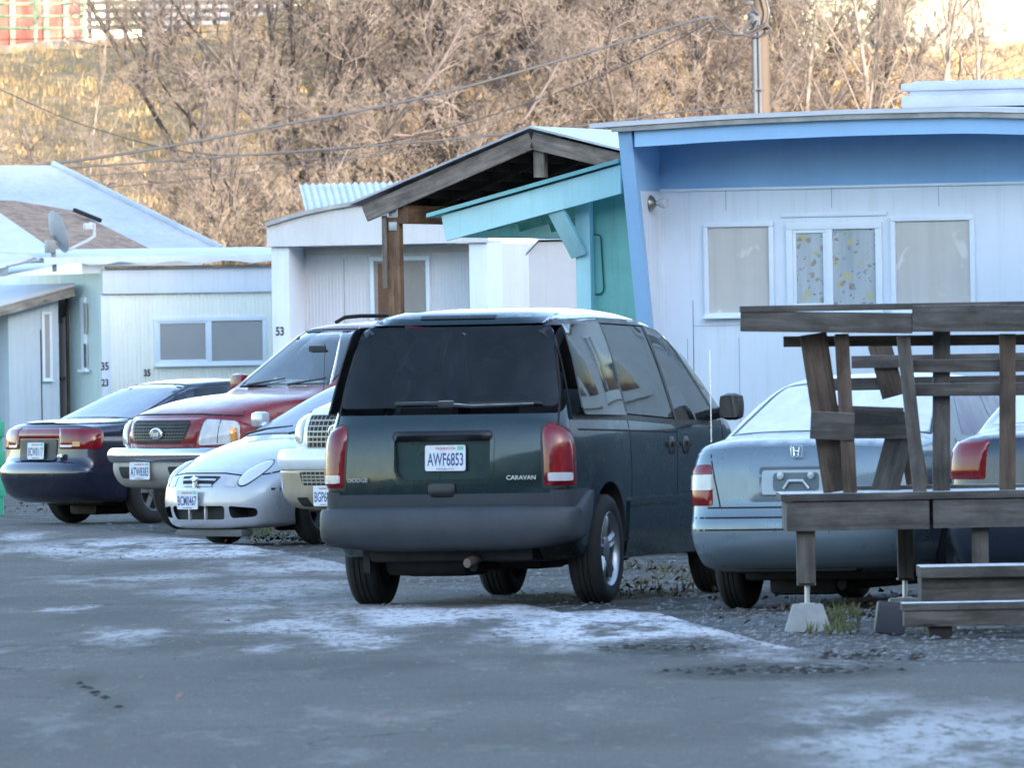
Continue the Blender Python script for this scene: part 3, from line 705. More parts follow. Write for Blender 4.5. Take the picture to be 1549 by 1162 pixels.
E.strip([[(2.5, -.49, .73), (2.5, -.52, 1.0), (2.5, .52, 1.0), (2.5, .49, .73), (2.5, -.49, .73)]], X, white, .045, .03, 'grille_frame', gr)
paths = [[(2.5, -.46, z), (2.5, .46, z)] for z in [.755+k*.037 for k in range(7)]] + [[(2.5, y, .74), (2.5, y, .99)] for y in [k*.066-.43 for k in range(14)]]
E.strip(paths, X, pm('grille_bars_tan', (.30, .275, .23), .4, .3), .011, .028, 'grille_mesh', gr)
oval_badge(E, (2.55, 0, .87), (0, 1, 0), .115, .058, gr)
for sg in (-1, 1):
    dl = Vector((-1, -sg*.5, 0))
    E.patch('headlight', [(2.45, sg*.60, .78, .03), (2.45, sg*.60, .99, .03), (2.15, sg*.95, .975, .04), (2.15, sg*.95, .78, .03)], dl, pm('headlight_cream', (.5, .48, .42), .15, 0, .6, var=.1), .01, .03, .04, .014, .05)
ob('bumper', inflate([(2.1, .58, .02), (2.60, .58, .04), (2.64, .66, .04), (2.60, .745, .04), (2.1, .745, .02)], 1.01, lambda x, z: 1, mf=.34, mr=.01, mt=.02, mb=.01, p=2.8, step=.04, grid=.08), white, E.root, 50)
tme = inflate([(2.0, .30, .03), (2.45, .27, .06), (2.58, .36, .06), (2.62, .585, .03), (2.0, .585, .02)], 1.0, lambda x, z: 1, mf=.36, mr=.01, mt=.01, mb=.08, p=2.8, step=.04, grid=.08); ta = ob('lower_cladding', tme, tan, E.root, 50)
bm = bmesh.new(); bm.from_mesh(tme); tb = BVHTree.FromBMesh(bm); bm.free()
lg = E.patch('lower_grille', fc([(-.45, .47, .03), (.45, .47, .03), (.48, .57, .03), (-.48, .57, .03)]), X, MT['black'], .004, .02, .06, bvh=tb)
E.strip([[(2.5, -.45, z), (2.5, .45, z)] for z in (.495, .52, .545)] + [[(2.5, y, .475), (2.5, y, .565)] for y in [k*.066-.43 for k in range(14)]], X, bpy.data.materials['grille_bars_tan'], .013, .008, 'grille_mesh', lg, bvh=tb)
for sg in (-1, 1):
    E.patch('tow_hook', [(2.5, sg*.40, .31, .02), (2.5, sg*.58, .31, .02), (2.5, sg*.58, .38, .02), (2.5, sg*.40, .38, .02)], X, MT['black'], .004, .02, .05, bvh=tb)
    E.patch('fog_lamp', [(2.5, sg*.83, .43, .03), (2.4, sg*.95, .43, .03), (2.4, sg*.95, .52, .03), (2.5, sg*.83, .52, .03)], Vector((-1, -sg*.6, 0)), MT['lens_white'], .004, .02, .04, bvh=tb)
E.plate((2.615, -.10, .39), (-.06, 1, 0), (0, 0, 1), 'BGP6412', 'front plate starting with BGP')
E.underbody(-2.3, 2.1, .6, .3, .5)
E.place(815, 84.6, 180+48, 1.05)
# ================================================================== sedans
def sedan(name, label, cat, outline, W, zk, pmat, wx, wr, rims, glassd, xa=.06, sidewin=True, mf=.34, mr=.26, p=2.6, arch=.365, rimmat=None, fh=()):
    c = Car(name, label, cat, outline, W, Tf(zk, 1.1, 2.4, xa), pmat, MT['black'], [(wx[0], wr), (wx[1], wr)], wr, arch, fholes=fh, mf=mf, mr=mr, mt=.08, mb=.05, p=p)
    for sg in (-1, 1):
        for x in wx: c.wheel(x, sg*(W-.13), wr, .2, rims, wr*.62, rim_mat=rimmat)
        d = (0, -sg, 0)
        for w_ in sidewin: c.patch('side_window', [(a[0], sg, a[1], .04) for a in w_], d, glassd[0], .003, .01, .07)
    c.patch('rear_window', glassd[2], (1, 0, -.6), glassd[1], .003, .012, .07)
    c.patch('windscreen', glassd[4], (-1, 0, -.6), glassd[3], .003, .012, .07)
    c.underbody(wx[0]-.5, wx[1]+.4, .55, .17, .34)
    return c
# ---- pale blue-grey saloon beside the deck
silverb = pm('pale_blue_grey_paint', (.14, .19, .225), .3, .45, .7, var=.06, frost=.75, flo=.62, fhi=.95, dirt=(.2, .2, .2, .3), dirtz=(.2, .7))
acc_o = [(-2.25, .24, .06), (-2.39, .34, .1), (-2.42, .50, .08), (-2.36, .60, .06), (-2.335, .88, .10), (-2.26, .995, .10), (-1.72, 1.025, .15), (-1.55, 1.03, .10), (-.72, 1.33, .25), (-.1, 1.375, .6), (.45, 1.33, .3), (1.35, .97, .2), (2.05, .78, .3), (2.33, .60, .15), (2.34, .3, .1), (1.9, .2, .05), (-1.9, .21, .05)]
A = sedan('saloon_car', 'pale blue-grey saloon car with frosted rear window behind the wooden deck', 'car', acc_o, .86, [(.2, .93), (.5, 1.0), (.8, .99), (.98, .93), (1.1, .86), (1.38, .69)], silverb, (-1.36, 1.36), .305, 'cap',
    (MT['halffrost'], MT['frosted'], [(-1.55, -.70, 1.035, .06), (-1.55, .70, 1.035, .06), (-.78, .55, 1.31, .12), (-.78, -.55, 1.31, .12)], MT['halffrost'], [(1.3, -.68, 1.0, .06), (1.3, .68, 1.0, .06), (.5, .56, 1.31, .1), (.5, -.56, 1.31, .1)]),
    sidewin=[[(-1.0, 1.0), (-.75, 1.26), (-.2, 1.29), (-.2, 1.0)], [(-.12, 1.0), (-.12, 1.29), (.4, 1.27), (1.1, .99)]], mr=.24, p=3.0)
BK = (1, 0, 0)
bk = lambda pts: [(-2.3, q[0], q[1]) + tuple(q[2:]) for q in pts]
A.strip([[(-1.56, -.72, 1.03), (-.75, -.56, 1.325), (-.75, .56, 1.325), (-1.56, .72, 1.03), (-1.56, -.72, 1.03)]], (1, 0, -.6), MT['trim'], .018, .004, 'window_seal')
A.strip([[(-2.3, .56, .60), (-2.3, .66, .96)], [(-2.3, -.56, .60), (-2.3, -.66, .96)], [(-2.3, -.66, .603), (-2.3, .66, .603)]], BK, MT['seam'], .010)
for zz_ in (.475, .545): A.strip([[(-2.3, -.86, zz_), (-2.3, 0, zz_), (-2.3, .86, zz_)]], BK, MT['seam'], .010)
A.patch('bumper_lip', bk([(-.86, .225, .02), (.86, .225, .02), (.86, .285, .02), (-.86, .285, .02)]), BK, pm('lip_grey', (.12, .14, .17), .6), .004, .02)
for sg in (-1, 1):
    dl = Vector((1, -sg*.8, 0))
    tl = A.patch('tail_lamp', [(-2.32, sg*.625, .615, .02), (-2.32, sg*.665, .855, .03), (-2.1, sg*.84, .845, .04), (-2.14, sg*.86, .615, .02)], dl, MT['lens_red'], .006, .03, .035, .012, .05)
    A.patch('reverse_lens', [(-2.32, sg*.635, .705, .01), (-2.32, sg*.65, .795, .01), (-2.12, sg*.845, .79, .02), (-2.14, sg*.855, .705, .01)], dl, MT['lens_white'], .019, .02, .03, parent=tl)
    A.strip([[(-1.2, sg, .98), (-1.1, sg, .6)], [(-.16, sg, .98), (-.14, sg, .3)], [(1.1, sg, .95), (1.1, sg, .3)], [(-2.0, sg, .58), (1.9, sg, .52)]], (0, -sg, 0), MT['seam'], .010)
A.patch('plate_recess', bk([(-.36, .635, .05), (.36, .635, .05), (.36, .855, .05), (-.36, .855, .05)]), BK, silverb, .004, .02, .05, .008, .02)
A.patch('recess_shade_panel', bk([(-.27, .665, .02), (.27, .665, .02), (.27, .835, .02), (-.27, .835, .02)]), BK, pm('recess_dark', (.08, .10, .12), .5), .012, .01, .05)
br = A.patch('plate_bracket', bk([(-.235, .675, .02), (.25, .675, .02), (.25, .815, .02), (-.235, .815, .02)]), BK, pm('bracket_grey', (.33, .40, .44), .4), .016, .01, .05)
A.patch('bracket_face', bk([(-.16, .695, .03), (.17, .695, .03), (.17, .80, .03), (-.16, .80, .03)]), BK, pm('bracket_dark', (.10, .13, .15), .5), .020, .01, .04, parent=br)
b = MB()
for y in (-.11, .11): b.lathe([(0, -.02), (.022, -.018), (.022, .01), (.012, .012), (0, .012)], 14, Matrix.Translation((-2.385, y, .785)) @ Matrix.Rotation(-pi/2, 4, 'Y'))
b.tube([(-2.38, .09, .71), (-2.385, .05, .755), (-2.385, -.05, .755), (-2.38, -.09, .71)], .010, 8); b.done('bracket_screw', pm('bracket_light', (.4, .46, .5), .3, .4), br, 40)
b = MB()
for a_, c_ in (((-.022, .026), (-.015, -.026)), ((.022, .026), (.015, -.026)), ((-.018, 0), (.018, 0))): b.tube([(-2.352, a_[0], .925+a_[1]), (-2.358, c_[0], .925+c_[1])], .006, 8)
b.tube([(-2.352, y, .925+z) for y, z in ((-.036, -.032), (-.04, .02), (-.032, .034), (.032, .034), (.04, .02), (.036, -.032), (-.036, -.032))], .004, 6); b.done('badge', MT['badge'], A.root, 40)
b = MB(); b.tube([(-1.75, .80, .98), (-1.72, .81, 1.52)], [.004, .0025], 6); b.done('antenna', MT['badge'], A.root)
b = MB(); b.box((-2.0, .1, .3), (.5, 1.0, .16), None, .05); b.done('rear_underside', MT['black'], A.root, 40)
A.place(1352, 62.9, 18.5)
# ---- silver compact facing the lane
silver = pm('silver_paint', (.42, .43, .46), .3, .35, .8, var=.05, frost=.5, flo=.6, fhi=.97, dirt=(.42, .38, .33, .35), dirtz=(.1, .6))
neo_o = [(2.05, .13, .05), (2.22, .15, .06), (2.30, .30, .10), (2.27, .49, .06), (2.18, .595, .10), (1.78, .755, .4), (1.20, .865, .12), (1.08, .89, .1), (.05, 1.33, .35), (-.5, 1.375, .5), (-.95, 1.30, .3), (-1.6, 1.0, .2), (-2.1, .96, .15), (-2.2, .7, .1), (-2.2, .35, .1), (-1.9, .2, .05), (1.8, .14, .05)]
Nn = sedan('compact_car', 'silver compact car with oval headlights parked facing the lane', 'car', neo_o, .85, [(.1, .95), (.4, 1.0), (.7, .985), (.9, .93), (1.05, .85), (1.38, .66)], silver, (-1.30, 1.36), .295, 6,
    (MT['glass_tint'], MT['glass_tint'], [(-1.6, -.66, 1.02, .06), (-1.6, .66, 1.02, .06), (-1.0, .52, 1.27, .1), (-1.0, -.52, 1.27, .1)], MT['halffrost'], [(1.08, -.70, .905, .08), (1.08, .70, .905, .08), (.1, .56, 1.31, .12), (.1, -.56, 1.31, .12)]),
    sidewin=[[(-1.05, .97), (-.8, 1.25), (-.3, 1.28), (-.3, .97)], [(-.22, .97), (-.22, 1.28), (.15, 1.24), (.85, .95)]], mf=.46, mr=.25, p=2.35, fh=[([(sg*.44, .225, .03), (sg*.68, .235, .05), (sg*.70, .305, .04), (sg*.44, .325, .02)], 2.0, 2.6) for sg in (-1, 1)] + [([(-.36, .215, .03), (.36, .215, .03), (.40, .325, .05), (-.40, .325, .05)], 2.2, 2.6)])
f2 = lambda pts: [(2.2, q[0], q[1]) + tuple(q[2:]) for q in pts]
Nn.strip([[(1.09, -.72, .89), (.08, -.575, 1.325), (.08, .575, 1.325), (1.09, .72, .89), (1.09, -.72, .89)]], (-1, 0, -.6), MT['trim'], .03, .004, 'windscreen_seal')
b = MB(); b.tube([(1.20, .1, .89), (1.08, .3, .93), (1.04, .62, .935)], [.012, .009, .006], 6); b.tube([(1.20, -.55, .89), (1.09, -.35, .93), (1.05, -.02, .95)], [.012, .009, .006], 6); b.done('windscreen_wiper', MT['trim'], Nn.root)
Nn.strip([[(2.2, -.52, .566), (2.2, -.3, .585), (2.2, .3, .585), (2.2, .52, .566)]], X, MT['seam'], .010)
gr = Nn.patch('grille', f2([(-.22, .475, .03), (.22, .475, .03), (.29, .562, .03), (-.29, .562, .03)]), (-1, 0, -.25), MT['black'], .003, .02, .05)
Nn.strip([[(2.2, -.25, .52), (2.2, .25, .52)], [(2.2, -.22, .472), (2.2, .22, .472)]], (-1, 0, -.25), silver, .018, .014, 'grille_bar', gr)
b = MB(); b.tube([(2.285, 0, .57), (2.295, 0, .475)], .016, 8); b.tube([(2.285, -.05, .545), (2.297, 0, .52), (2.285, .05, .545)], .013, 8); b.box((2.285, 0, .52), (.016, .07, .075), None, .006); b.done('badge', MT['badge'], gr, 40)
for sg in (-1, 1):
    dl = Vector((-1, -sg*.45, -.18)).normalized()
    el = lambda k: [(2.02 - .12*math.sin(a) - .10*math.cos(a), sg*(.585+k*.085*math.cos(a)), .588 + k*.098*math.sin(a) + k*.035*math.cos(a)) for a in [i*2*pi/20 for i in range(20)]]
    Nn.patch('headlight_seal', el(1.10), dl, MT['trim'], .002, .02, .04)
    Nn.patch('headlight', el(.98), dl, pm('headlight_frosty', (.62, .66, .72), .3, 0, .5, var=.08), .006, .02, .035, .025, .08)
    Nn.patch('turn_signal', [(2.2, sg*.37, .475, .01), (2.2, sg*.39, .565, .01), (2.2, sg*.50, .565, .01), (2.2, sg*.50, .475, .01)], (-1, 0, -.2), MT['lens_white'], .006, .02, .03)
    Nn.strip([[(2.0, sg*.80, .455), (1.9, sg*.83, .455)]], Vector((-1, -sg*1.4, 0)), MT['trim'], .018, .003, 'side_marker')
    Nn.strip([[(1.15, sg, .88), (1.08, sg, .5), (1.05, sg, .2)], [(2.0, sg, .57), (1.7, sg, .62)]], (0, -sg, 0), MT['seam'], .010)
    b = MB(); b.box((.72, sg*.92, 1.0), (.11, .19, .13), None, .045); b.tube([(.75, sg*.76, .95), (.74, sg*.9, .97)], .025, 6); b.done('wing_mirror', silver, Nn.root, 40)
b = MB()
for y in (-.12, .12): b.box((2.255, y, .27), (.03, .02, .115), None, .004)
b.done('grille_bar', silver, Nn.root)
b = MB(); b.box((2.06, 0, .105), (.14, 1.0, .06), None, .02); b.done('air_dam', pm('dam_grey', (.10, .10, .10), .7), Nn.root)
Nn.plate((2.325, -.07, .375), (-.03, 1, 0), (.04, 0, 1), 'BCM0467', 'front plate reading BCM0467')
Nn.place(573, 86.0, 180+49.5)
# ---- navy saloon at the left edge
navy = pm('navy_paint', (.012, .016, .036), .2, .3, .95, var=.1, frost=.2, flo=.86, fhi=.99, dirt=(.05, .05, .05, .15), dirtz=(.2, .7))
leg_o = [(-2.15, .20, .06), (-2.32, .26, .08), (-2.40, .46, .08), (-2.37, .56, .05), (-2.29, .60, .03), (-2.27, .85, .05), (-2.22, .93, .06), (-1.72, .955, .12), (-1.55, .97, .10), (-.65, 1.29, .28), (-.05, 1.325, .6), (.5, 1.28, .3), (1.35, .93, .2), (2.1, .76, .3), (2.3, .55, .15), (2.3, .3, .1), (1.9, .19, .05), (-1.9, .19, .05)]
lglass = (MT['glass_tint'], MT['halffrost'], [(-1.53, -.69, .98, .05), (-1.53, .69, .98, .05), (-.72, .56, 1.275, .10), (-.72, -.56, 1.275, .10)], MT['glass_tint'], [(1.3, -.66, .96, .06), (1.3, .66, .96, .06), (.55, .56, 1.26, .1), (.55, -.56, 1.26, .1)])
lwin = [[(-1.05, .965), (-.75, 1.21), (-.2, 1.245), (-.2, .965)], [(-.12, .965), (-.12, 1.245), (.45, 1.22), (1.1, .95)]]
lzk = [(.2, .93), (.5, 1.0), (.75, .985), (.92, .93), (1.05, .86), (1.33, .70)]
G = sedan('saloon_car', 'navy blue saloon car with full width red tail lights parked at the left', 'car', leg_o, .86, lzk, navy, (-1.32, 1.33), .31, 6, lglass, sidewin=lwin, mr=.26, p=2.8, rimmat=pm('dark_rim', (.22, .22, .23), .35, .8))
bl_ = lambda pts: [(-2.3, q[0], q[1]) + tuple(q[2:]) for q in pts]
tb_ = G.patch('tail_light_bar', bl_([(-.66, .79, .02), (.66, .79, .02), (.66, .885, .03), (-.66, .885, .03)]), BK, MT['lens_red'], .006, .02, .05, .012, .04)
for sg in (-1, 1):
    dl = Vector((1, -sg*.8, 0))
    tl = G.patch('tail_lamp', [(-2.28, sg*.385, .695, .02), (-2.28, sg*.385, .885, .02), (-2.05, sg*.845, .87, .06), (-2.07, sg*.85, .69, .05)], dl, MT['lens_red'], .012, .02, .035, .012, .04)
    G.patch('reverse_lens', bl_([(sg*.40, .71, .01), (sg*.585, .71, .01), (sg*.585, .775, .01), (sg*.40, .775, .01)]), BK, MT['lens_white'], .022, .02, .03, parent=tl)
    G.patch('turn_lens', [(-2.26, sg*.61, .715, .01), (-2.26, sg*.61, .76, .01), (-2.21, sg*.69, .76, .02), (-2.21, sg*.69, .715, .01)], dl, MT['lens_amber'], .026, .02, .03, parent=tl)
    G.strip([[(-1.75, sg, .86), (-.95, sg, .86)], [(-.95, sg, .86), (-.97, sg, .62), (-1.0, sg, .3)], [(-.16, sg, .95), (-.14, sg, .3)], [(-2.1, sg, .555), (-1.7, sg, .575)]], (0, -sg, 0), MT['seam'], .012)
    G.strip([[(-1.15, sg, .965), (-.78, sg, 1.245), (-.1, sg, 1.275), (.5, sg, 1.245), (1.2, sg, .94)]], (0, -sg, 0), MT['trim'], .02, .004, 'window_seal')
G.strip([[(-1.55, -.70, .97), (-.68, -.57, 1.29), (-.68, .57, 1.29), (-1.55, .70, .97), (-1.55, -.70, .97)]], (1, 0, -.6), MT['trim'], .022, .004, 'window_seal')
G.patch('plate_recess', bl_([(-.34, .585, .03), (.34, .585, .03), (.34, .785, .03), (-.34, .785, .03)]), BK, MT['trim'], .010, .02, .05)
G.plate((-2.318, 0, .68), (0, -1, 0), (.05, 0, 1), 'BCW0117', 'rear plate reading BCW0117')
G.text('AWD', (-2.303, -.43, .635), (0, -1, 0), (.04, 0, 1), .03, .10, MT['badge'], name='badge_lettering', bold=.02, shear=.3, depth=.02)
G.patch('trunk_lip', [(-2.2, -.70, .925, .02), (-2.2, .70, .925, .02), (-2.2, .70, .945, .01), (-2.2, -.70, .945, .01)], BK, navy, .018, .03, .05)
G.place(314, 98.0, 52)
# ---- dark saloon beyond the deck, mostly hidden
dk = pm('dark_blue_paint', (.02, .028, .05), .3, .3, .8, frost=.8, flo=.55, fhi=.95)
D = sedan('saloon_car', 'dark blue saloon car with frosted boot mostly hidden behind the deck rails', 'car', leg_o, .86, lzk, dk, (-1.32, 1.33), .31, 'cap', (MT['glass_tint'], MT['frosted'], lglass[2], MT['glass_tint'], lglass[4]), sidewin=lwin, mr=.26, p=2.8)
for sg in (-1, 1): D.patch('tail_lamp', [(-2.28, sg*.55, .69, .02), (-2.28, sg*.55, .885, .02), (-2.05, sg*.845, .87, .06), (-2.07, sg*.85, .69, .05)], Vector((1, -sg*.8, 0)), MT['lens_red'], .012, .02, .035, .012, .04)
D.place(1735, 61.6, 18.5, 1.1)
# ================================================================== ground
def blob(t, v, cx, cy, rx, ry, rot=0, soft=.5):
    mp = N(t, 'ShaderNodeMapping'); mp.vector_type = 'TEXTURE'; mp.inputs['Location'].default_value = (cx, cy, 0); mp.inputs['Rotation'].default_value = (0, 0, rot); mp.inputs['Scale'].default_value = (rx, ry, 1)
    L(t, v, mp.inputs[0]); ln = t.nodes.new('ShaderNodeVectorMath'); ln.operation = 'LENGTH'; L(t, mp.outputs[0], ln.inputs[0])
    mr = N(t, 'ShaderNodeMapRange'); mr.inputs[1].default_value = 1+soft*.5; mr.inputs[2].default_value = 1-soft; L(t, ln.outputs['Value'], mr.inputs[0]); return mr.outputs[0]
def blobs(t, v, lst):
    r = None
    for (px0, px1, py0, py1, amt) in lst:
        a = gnd(px0, (py0+py1)/2); c_ = gnd(px1, (py0+py1)/2); n_ = gnd((px0+px1)/2, py1); f_ = gnd((px0+px1)/2, py0)
        m = mth(t, 'MULTIPLY', blob(t, v, (a.x+c_.x)/2, (n_.y+f_.y)/2, (c_.x-a.x)/2, (f_.y-n_.y)/2), amt)
        r = m if r is None else mth(t, 'MAXIMUM', r, m)
    return r
FROST = [(40, 620, 812, 846, 1.0), (-60, 90, 806, 822, .6), (330, 640, 842, 870, .55), (80, 330, 868, 890, .45), (250, 560, 880, 915, .4), (110, 290, 955, 980, .5), (20, 120, 920, 935, .5), (300, 520, 905, 935, .45), (370, 640, 925, 972, .6), (480, 860, 912, 952, .85), (740, 1180, 912, 988, 1.15), (1080, 1340, 965, 995, .9), (1180, 1700, 1070, 1200, .55), (430, 620, 955, 985, .6), (250, 420, 1115, 1130, .15), (1180, 1360, 1000, 1022, .7), (-200, 200, 985, 1000, .2)]
m_as, t, o = nt('asphalt'); b_ = t.nodes.new('ShaderNodeBsdfPrincipled'); L(t, b_.outputs[0], o.inputs[0]); v = coord(t)
nv_ = N(t, 'ShaderNodeTexNoise', Scale=.9, Detail=6.0, Roughness=.65); L(t, coord(t, 'Object', (1, .25, 1)), nv_.inputs[0])
w1 = N(t, 'ShaderNodeVectorMath', operation='SUBTRACT'); L(t, nv_.outputs['Color'], w1.inputs[0]); w1.inputs[1].default_value = (.5, .5, .5)
w2 = N(t, 'ShaderNodeVectorMath', operation='MULTIPLY'); L(t, w1.outputs[0], w2.inputs[0]); w2.inputs[1].default_value = (1.9, 9.0, 0)
w3 = N(t, 'ShaderNodeVectorMath', operation='ADD'); L(t, v, w3.inputs[0]); L(t, w2.outputs[0], w3.inputs[1]); vd = w3.outputs[0]
n_big = noi(t, v, .35, 5, .6); n_fine = noi(t, coord(t, 'Object', (1, .14, 1)), 60, 4, .75); n_mid = noi(t, coord(t, 'Object', (1, .16, 1)), 1.9, 8, .68)
c = ramp(t, n_big, [(.3, (.088, .075, .070)), (.7, (.128, .112, .104))]); c = mixc(t, ramp(t, n_fine, [(.35, .5), (.65, 0)]), c, (.026, .026, .026))
c = mixc(t, ramp(t, noi(t, coord(t, 'Object', (1, .10, 1)), 26, 2), [(.64, 0), (.70, .55)]), c, (.15, .15, .15))
st = noi(t, coord(t, 'Object', (.55, .12, 1)), 1.1, 5, .6); c = mixc(t, ramp(t, st, [(.52, 0), (.66, .5)]), c, (.036, .035, .035))
fr = mth(t, 'MULTIPLY', blobs(t, vd, FROST), ramp(t, n_mid, [(.40, .05), (.52, 1)])); fr = mth(t, 'MULTIPLY', fr, ramp(t, noi(t, coord(t, 'Object', (1, .12, 1)), 22, 5, .75), [(.36, .1), (.5, 1)]))
thin = mth(t, 'MULTIPLY', ramp(t, n_mid, [(.55, 0), (.68, .2)]), ramp(t, noi(t, v, 20, 5, .7), [(.4, .2), (.6, 1)]))
c = mixc(t, mth(t, 'MINIMUM', mth(t, 'MAXIMUM', fr, thin), .96), c, (.56, .54, .56))
mud = blobs(t, v, [(880, 1140, 968, 1000, 1.6), (980, 1380, 1006, 1034, 1.8), (90, 150, 1020, 1055, .5), (120, 210, 1055, 1095, .5), (380, 480, 1078, 1092, .35), (500, 1700, 984, 1012, .45), (-200, 520, 972, 990, .35), (600, 1150, 1100, 1140, .3)])
c = mixc(t, mth(t, 'MULTIPLY', mud, ramp(t, noi(t, v, 14, 5, .7), [(.38, 0), (.5, .9)])), c, (.018, .016, .015))
vk = N(t, 'ShaderNodeTexVoronoi', Scale=.42); vk.feature = 'DISTANCE_TO_EDGE'; L(t, vd, vk.inputs['Vector'])
c = mixc(t, mth(t, 'MULTIPLY', ramp(t, vk.outputs['Distance'], [(.004, .75), (.012, 0)]), ramp(t, noi(t, v, .5, 3), [(.45, 0), (.6, 1)])), c, (.02, .019, .018))
orange = blobs(t, v, [(267, 276, 1052, 1060, .5), (563, 571, 1084, 1091, .35), (581, 590, 1090, 1097, .4)]); c = mixc(t, orange, c, (.42, .13, .09))
L(t, c, b_.inputs['Base Color']); b_.inputs['Roughness'].default_value = .9; b_.inputs['Specular IOR Level'].default_value = .2
bn = N(t, 'ShaderNodeBump', Strength=.55, Distance=.012); L(t, mixc(t, .5, n_fine, noi(t, v, 9, 5, .6)), bn.inputs['Height']); L(t, bn.outputs[0], b_.inputs['Normal'])
m_gr, t, o = nt('gravel'); b_ = t.nodes.new('ShaderNodeBsdfPrincipled'); L(t, b_.outputs[0], o.inputs[0]); v = coord(t)
vo = N(t, 'ShaderNodeTexVoronoi', Scale=26.0); L(t, v, vo.inputs[0])
c = ramp(t, vo.outputs['Color'], [(.1, (.022, .02, .02)), (.55, (.07, .066, .064)), (.9, (.19, .19, .19))])
c = mixc(t, ramp(t, noi(t, v, 1.1, 5, .65), [(.42, .9), (.6, 0)]), c, (.022, .017, .013))
c = mixc(t, mth(t, 'MULTIPLY', ramp(t, noi(t, v, 30, 4, .7), [(.60, 0), (.68, .8)]), ramp(t, noi(t, v, .8, 4), [(.4, .1), (.6, .9)])), c, (.4, .4, .42))
L(t, c, b_.inputs['Base Color']); b_.inputs['Roughness'].default_value = .9
bn = N(t, 'ShaderNodeBump', Strength=.8, Distance=.03); L(t, vo.outputs['Distance'], bn.inputs['Height']); L(t, bn.outputs[0], b_.inputs['Normal'])
b = MB(); b.sheet([[(-400, -120, 0), (400, -120, 0)], [(-400, 178.5, 0), (400, 178.5, 0)]]); tag(b.done('ground', m_gr), kind='structure')
# asphalt lane with a ragged far edge
edge = [(1900, 1004), (1549, 1003), (1433, 1005), (1330, 1008), (1240, 990), (1160, 972), (1080, 950), (1000, 928), (930, 920), (850, 926), (760, 905), (640, 885), (520, 852), (380, 824), (250, 808), (120, 795), (0, 780), (-300, 768)]
pts = [gnd(*e) for e in edge]; ep = []
for a, c_ in zip(pts, pts[1:]):
    for k in range(12):
        q = a.lerp(c_, k/12); q.y += mnoise.noise(q*1.7)*.35 + mnoise.noise(q*7)*.10; ep.append(q)
ep.append(pts[-1])
rows = [[Vector((p.x, 5, .012)) for p in ep], [Vector((p.x, 34, .012)) for p in ep]] + [[Vector((p.x, 34+(p.y-34)*k, .012 if k < 1 else -.004)) for p in ep] for k in (.3, .6, .8, .9, .97, 1)]
rows = [[Vector((-60, r_[0].y, .012))] + r_[::-1] + [Vector((60, r_[0].y, .012))] for r_ in rows]
b = MB(); b.sheet(rows); tag(b.done('lane', m_as, smooth=True), kind='structure')
# loose stones, leaves
m_st = pm('loose_stone', (.075, .072, .071), .85, var=.5, vscale=.9, frost=.22, flo=.6)
b = MB(); r2 = random.Random(3)
def stone(p, s):
    vs = [b.bm.verts.new(p + Vector(d)*s*(.6+.7*r2.random())) for d in ((1, 0, .0), (0, 1, .0), (-1, 0, .0), (0, -1, .0), (.2, .1, .5))]
    for k in range(4): b.bm.faces.new((vs[k], vs[(k+1) % 4], vs[4]))
for k in range(5200):
    u = r2.random()
    if u < .30: px, py = r2.uniform(1050, 1560), r2.uniform(905, 1003)
    elif u < .62: px, py = r2.uniform(520, 1150), r2.uniform(830, 925)
    elif u < .82: px, py = r2.uniform(-20, 560), r2.uniform(765, 850)
    else: px, py = r2.uniform(0, 1549), r2.uniform(840, 1010)
    p = gnd(px, py); 
    stone(Vector((p.x, p.y, .008)), r2.choice((.007, .009, .011, .015, .021)) * (1.6 if r2.random() < .06 else 1))
tag(b.done('gravel_stones', m_st, smooth=None), 'loose grey stones scattered over the lane edge and under the cars', kind='stuff')
b = MB()
for (px0, px1, py0, py1, n_) in ((880, 1130, 980, 990, 260), (985, 1370, 1013, 1025, 400), (1180, 1400, 986, 1006, 120), (95, 195, 1025, 1085, 60)):
    for k in range(n_):
        u = r2.gauss(.5, .2); u = min(1, max(0, u)); px = px0+(px1-px0)*u; py = (py0+(py1-py0)*u if px0 < 500 else (py0+py1)/2) + r2.gauss(0, (py1-py0)*.24 if px0 > 500 else 2.5)
        p = gnd(px, py); stone(Vector((p.x, p.y, .008)), r2.choice((.006, .008, .011, .016, .028)))
tag(b.done('dirt_clods', pm('dark_dirt', (.022, .018, .015), .95, var=.5, vscale=3), smooth=None), 'dark crumbs of dirt lying in lines along the broken edge of the lane', kind='stuff')
m_lf = pm('dead_leaf', (.085, .052, .032), .8, var=.5, vscale=2)
b = MB()
for k in range(700):
    u = r2.random()
    if u < .35: px, py = r2.uniform(880, 1120), r2.uniform(858, 912)
    elif u < .6: px, py = r2.uniform(330, 500), r2.uniform(800, 828)
    elif u < .75: px, py = r2.uniform(-10, 200), r2.uniform(764, 782)
    else: px, py = r2.uniform(1080, 1460), r2.uniform(880, 950)
    p = gnd(px, py); a = r2.random()*6.3; s_ = r2.uniform(.010, .032); cs, sn = math.cos(a)*s_, math.sin(a)*s_; h = .01+r2.random()*.03
    b.bm.faces.new([b.bm.verts.new(q) for q in ((p.x-cs, p.y-sn, h), (p.x+sn*.6, p.y-cs*.6, h+r2.uniform(-.0, .03)), (p.x+cs, p.y+sn, h+r2.uniform(0, .03)), (p.x-sn*.6, p.y+cs*.6, h))])
tag(b.done('leaf_litter', m_lf, smooth=None, fix=False), 'brown dead leaves lying on the dirt under and between the cars', kind='stuff')
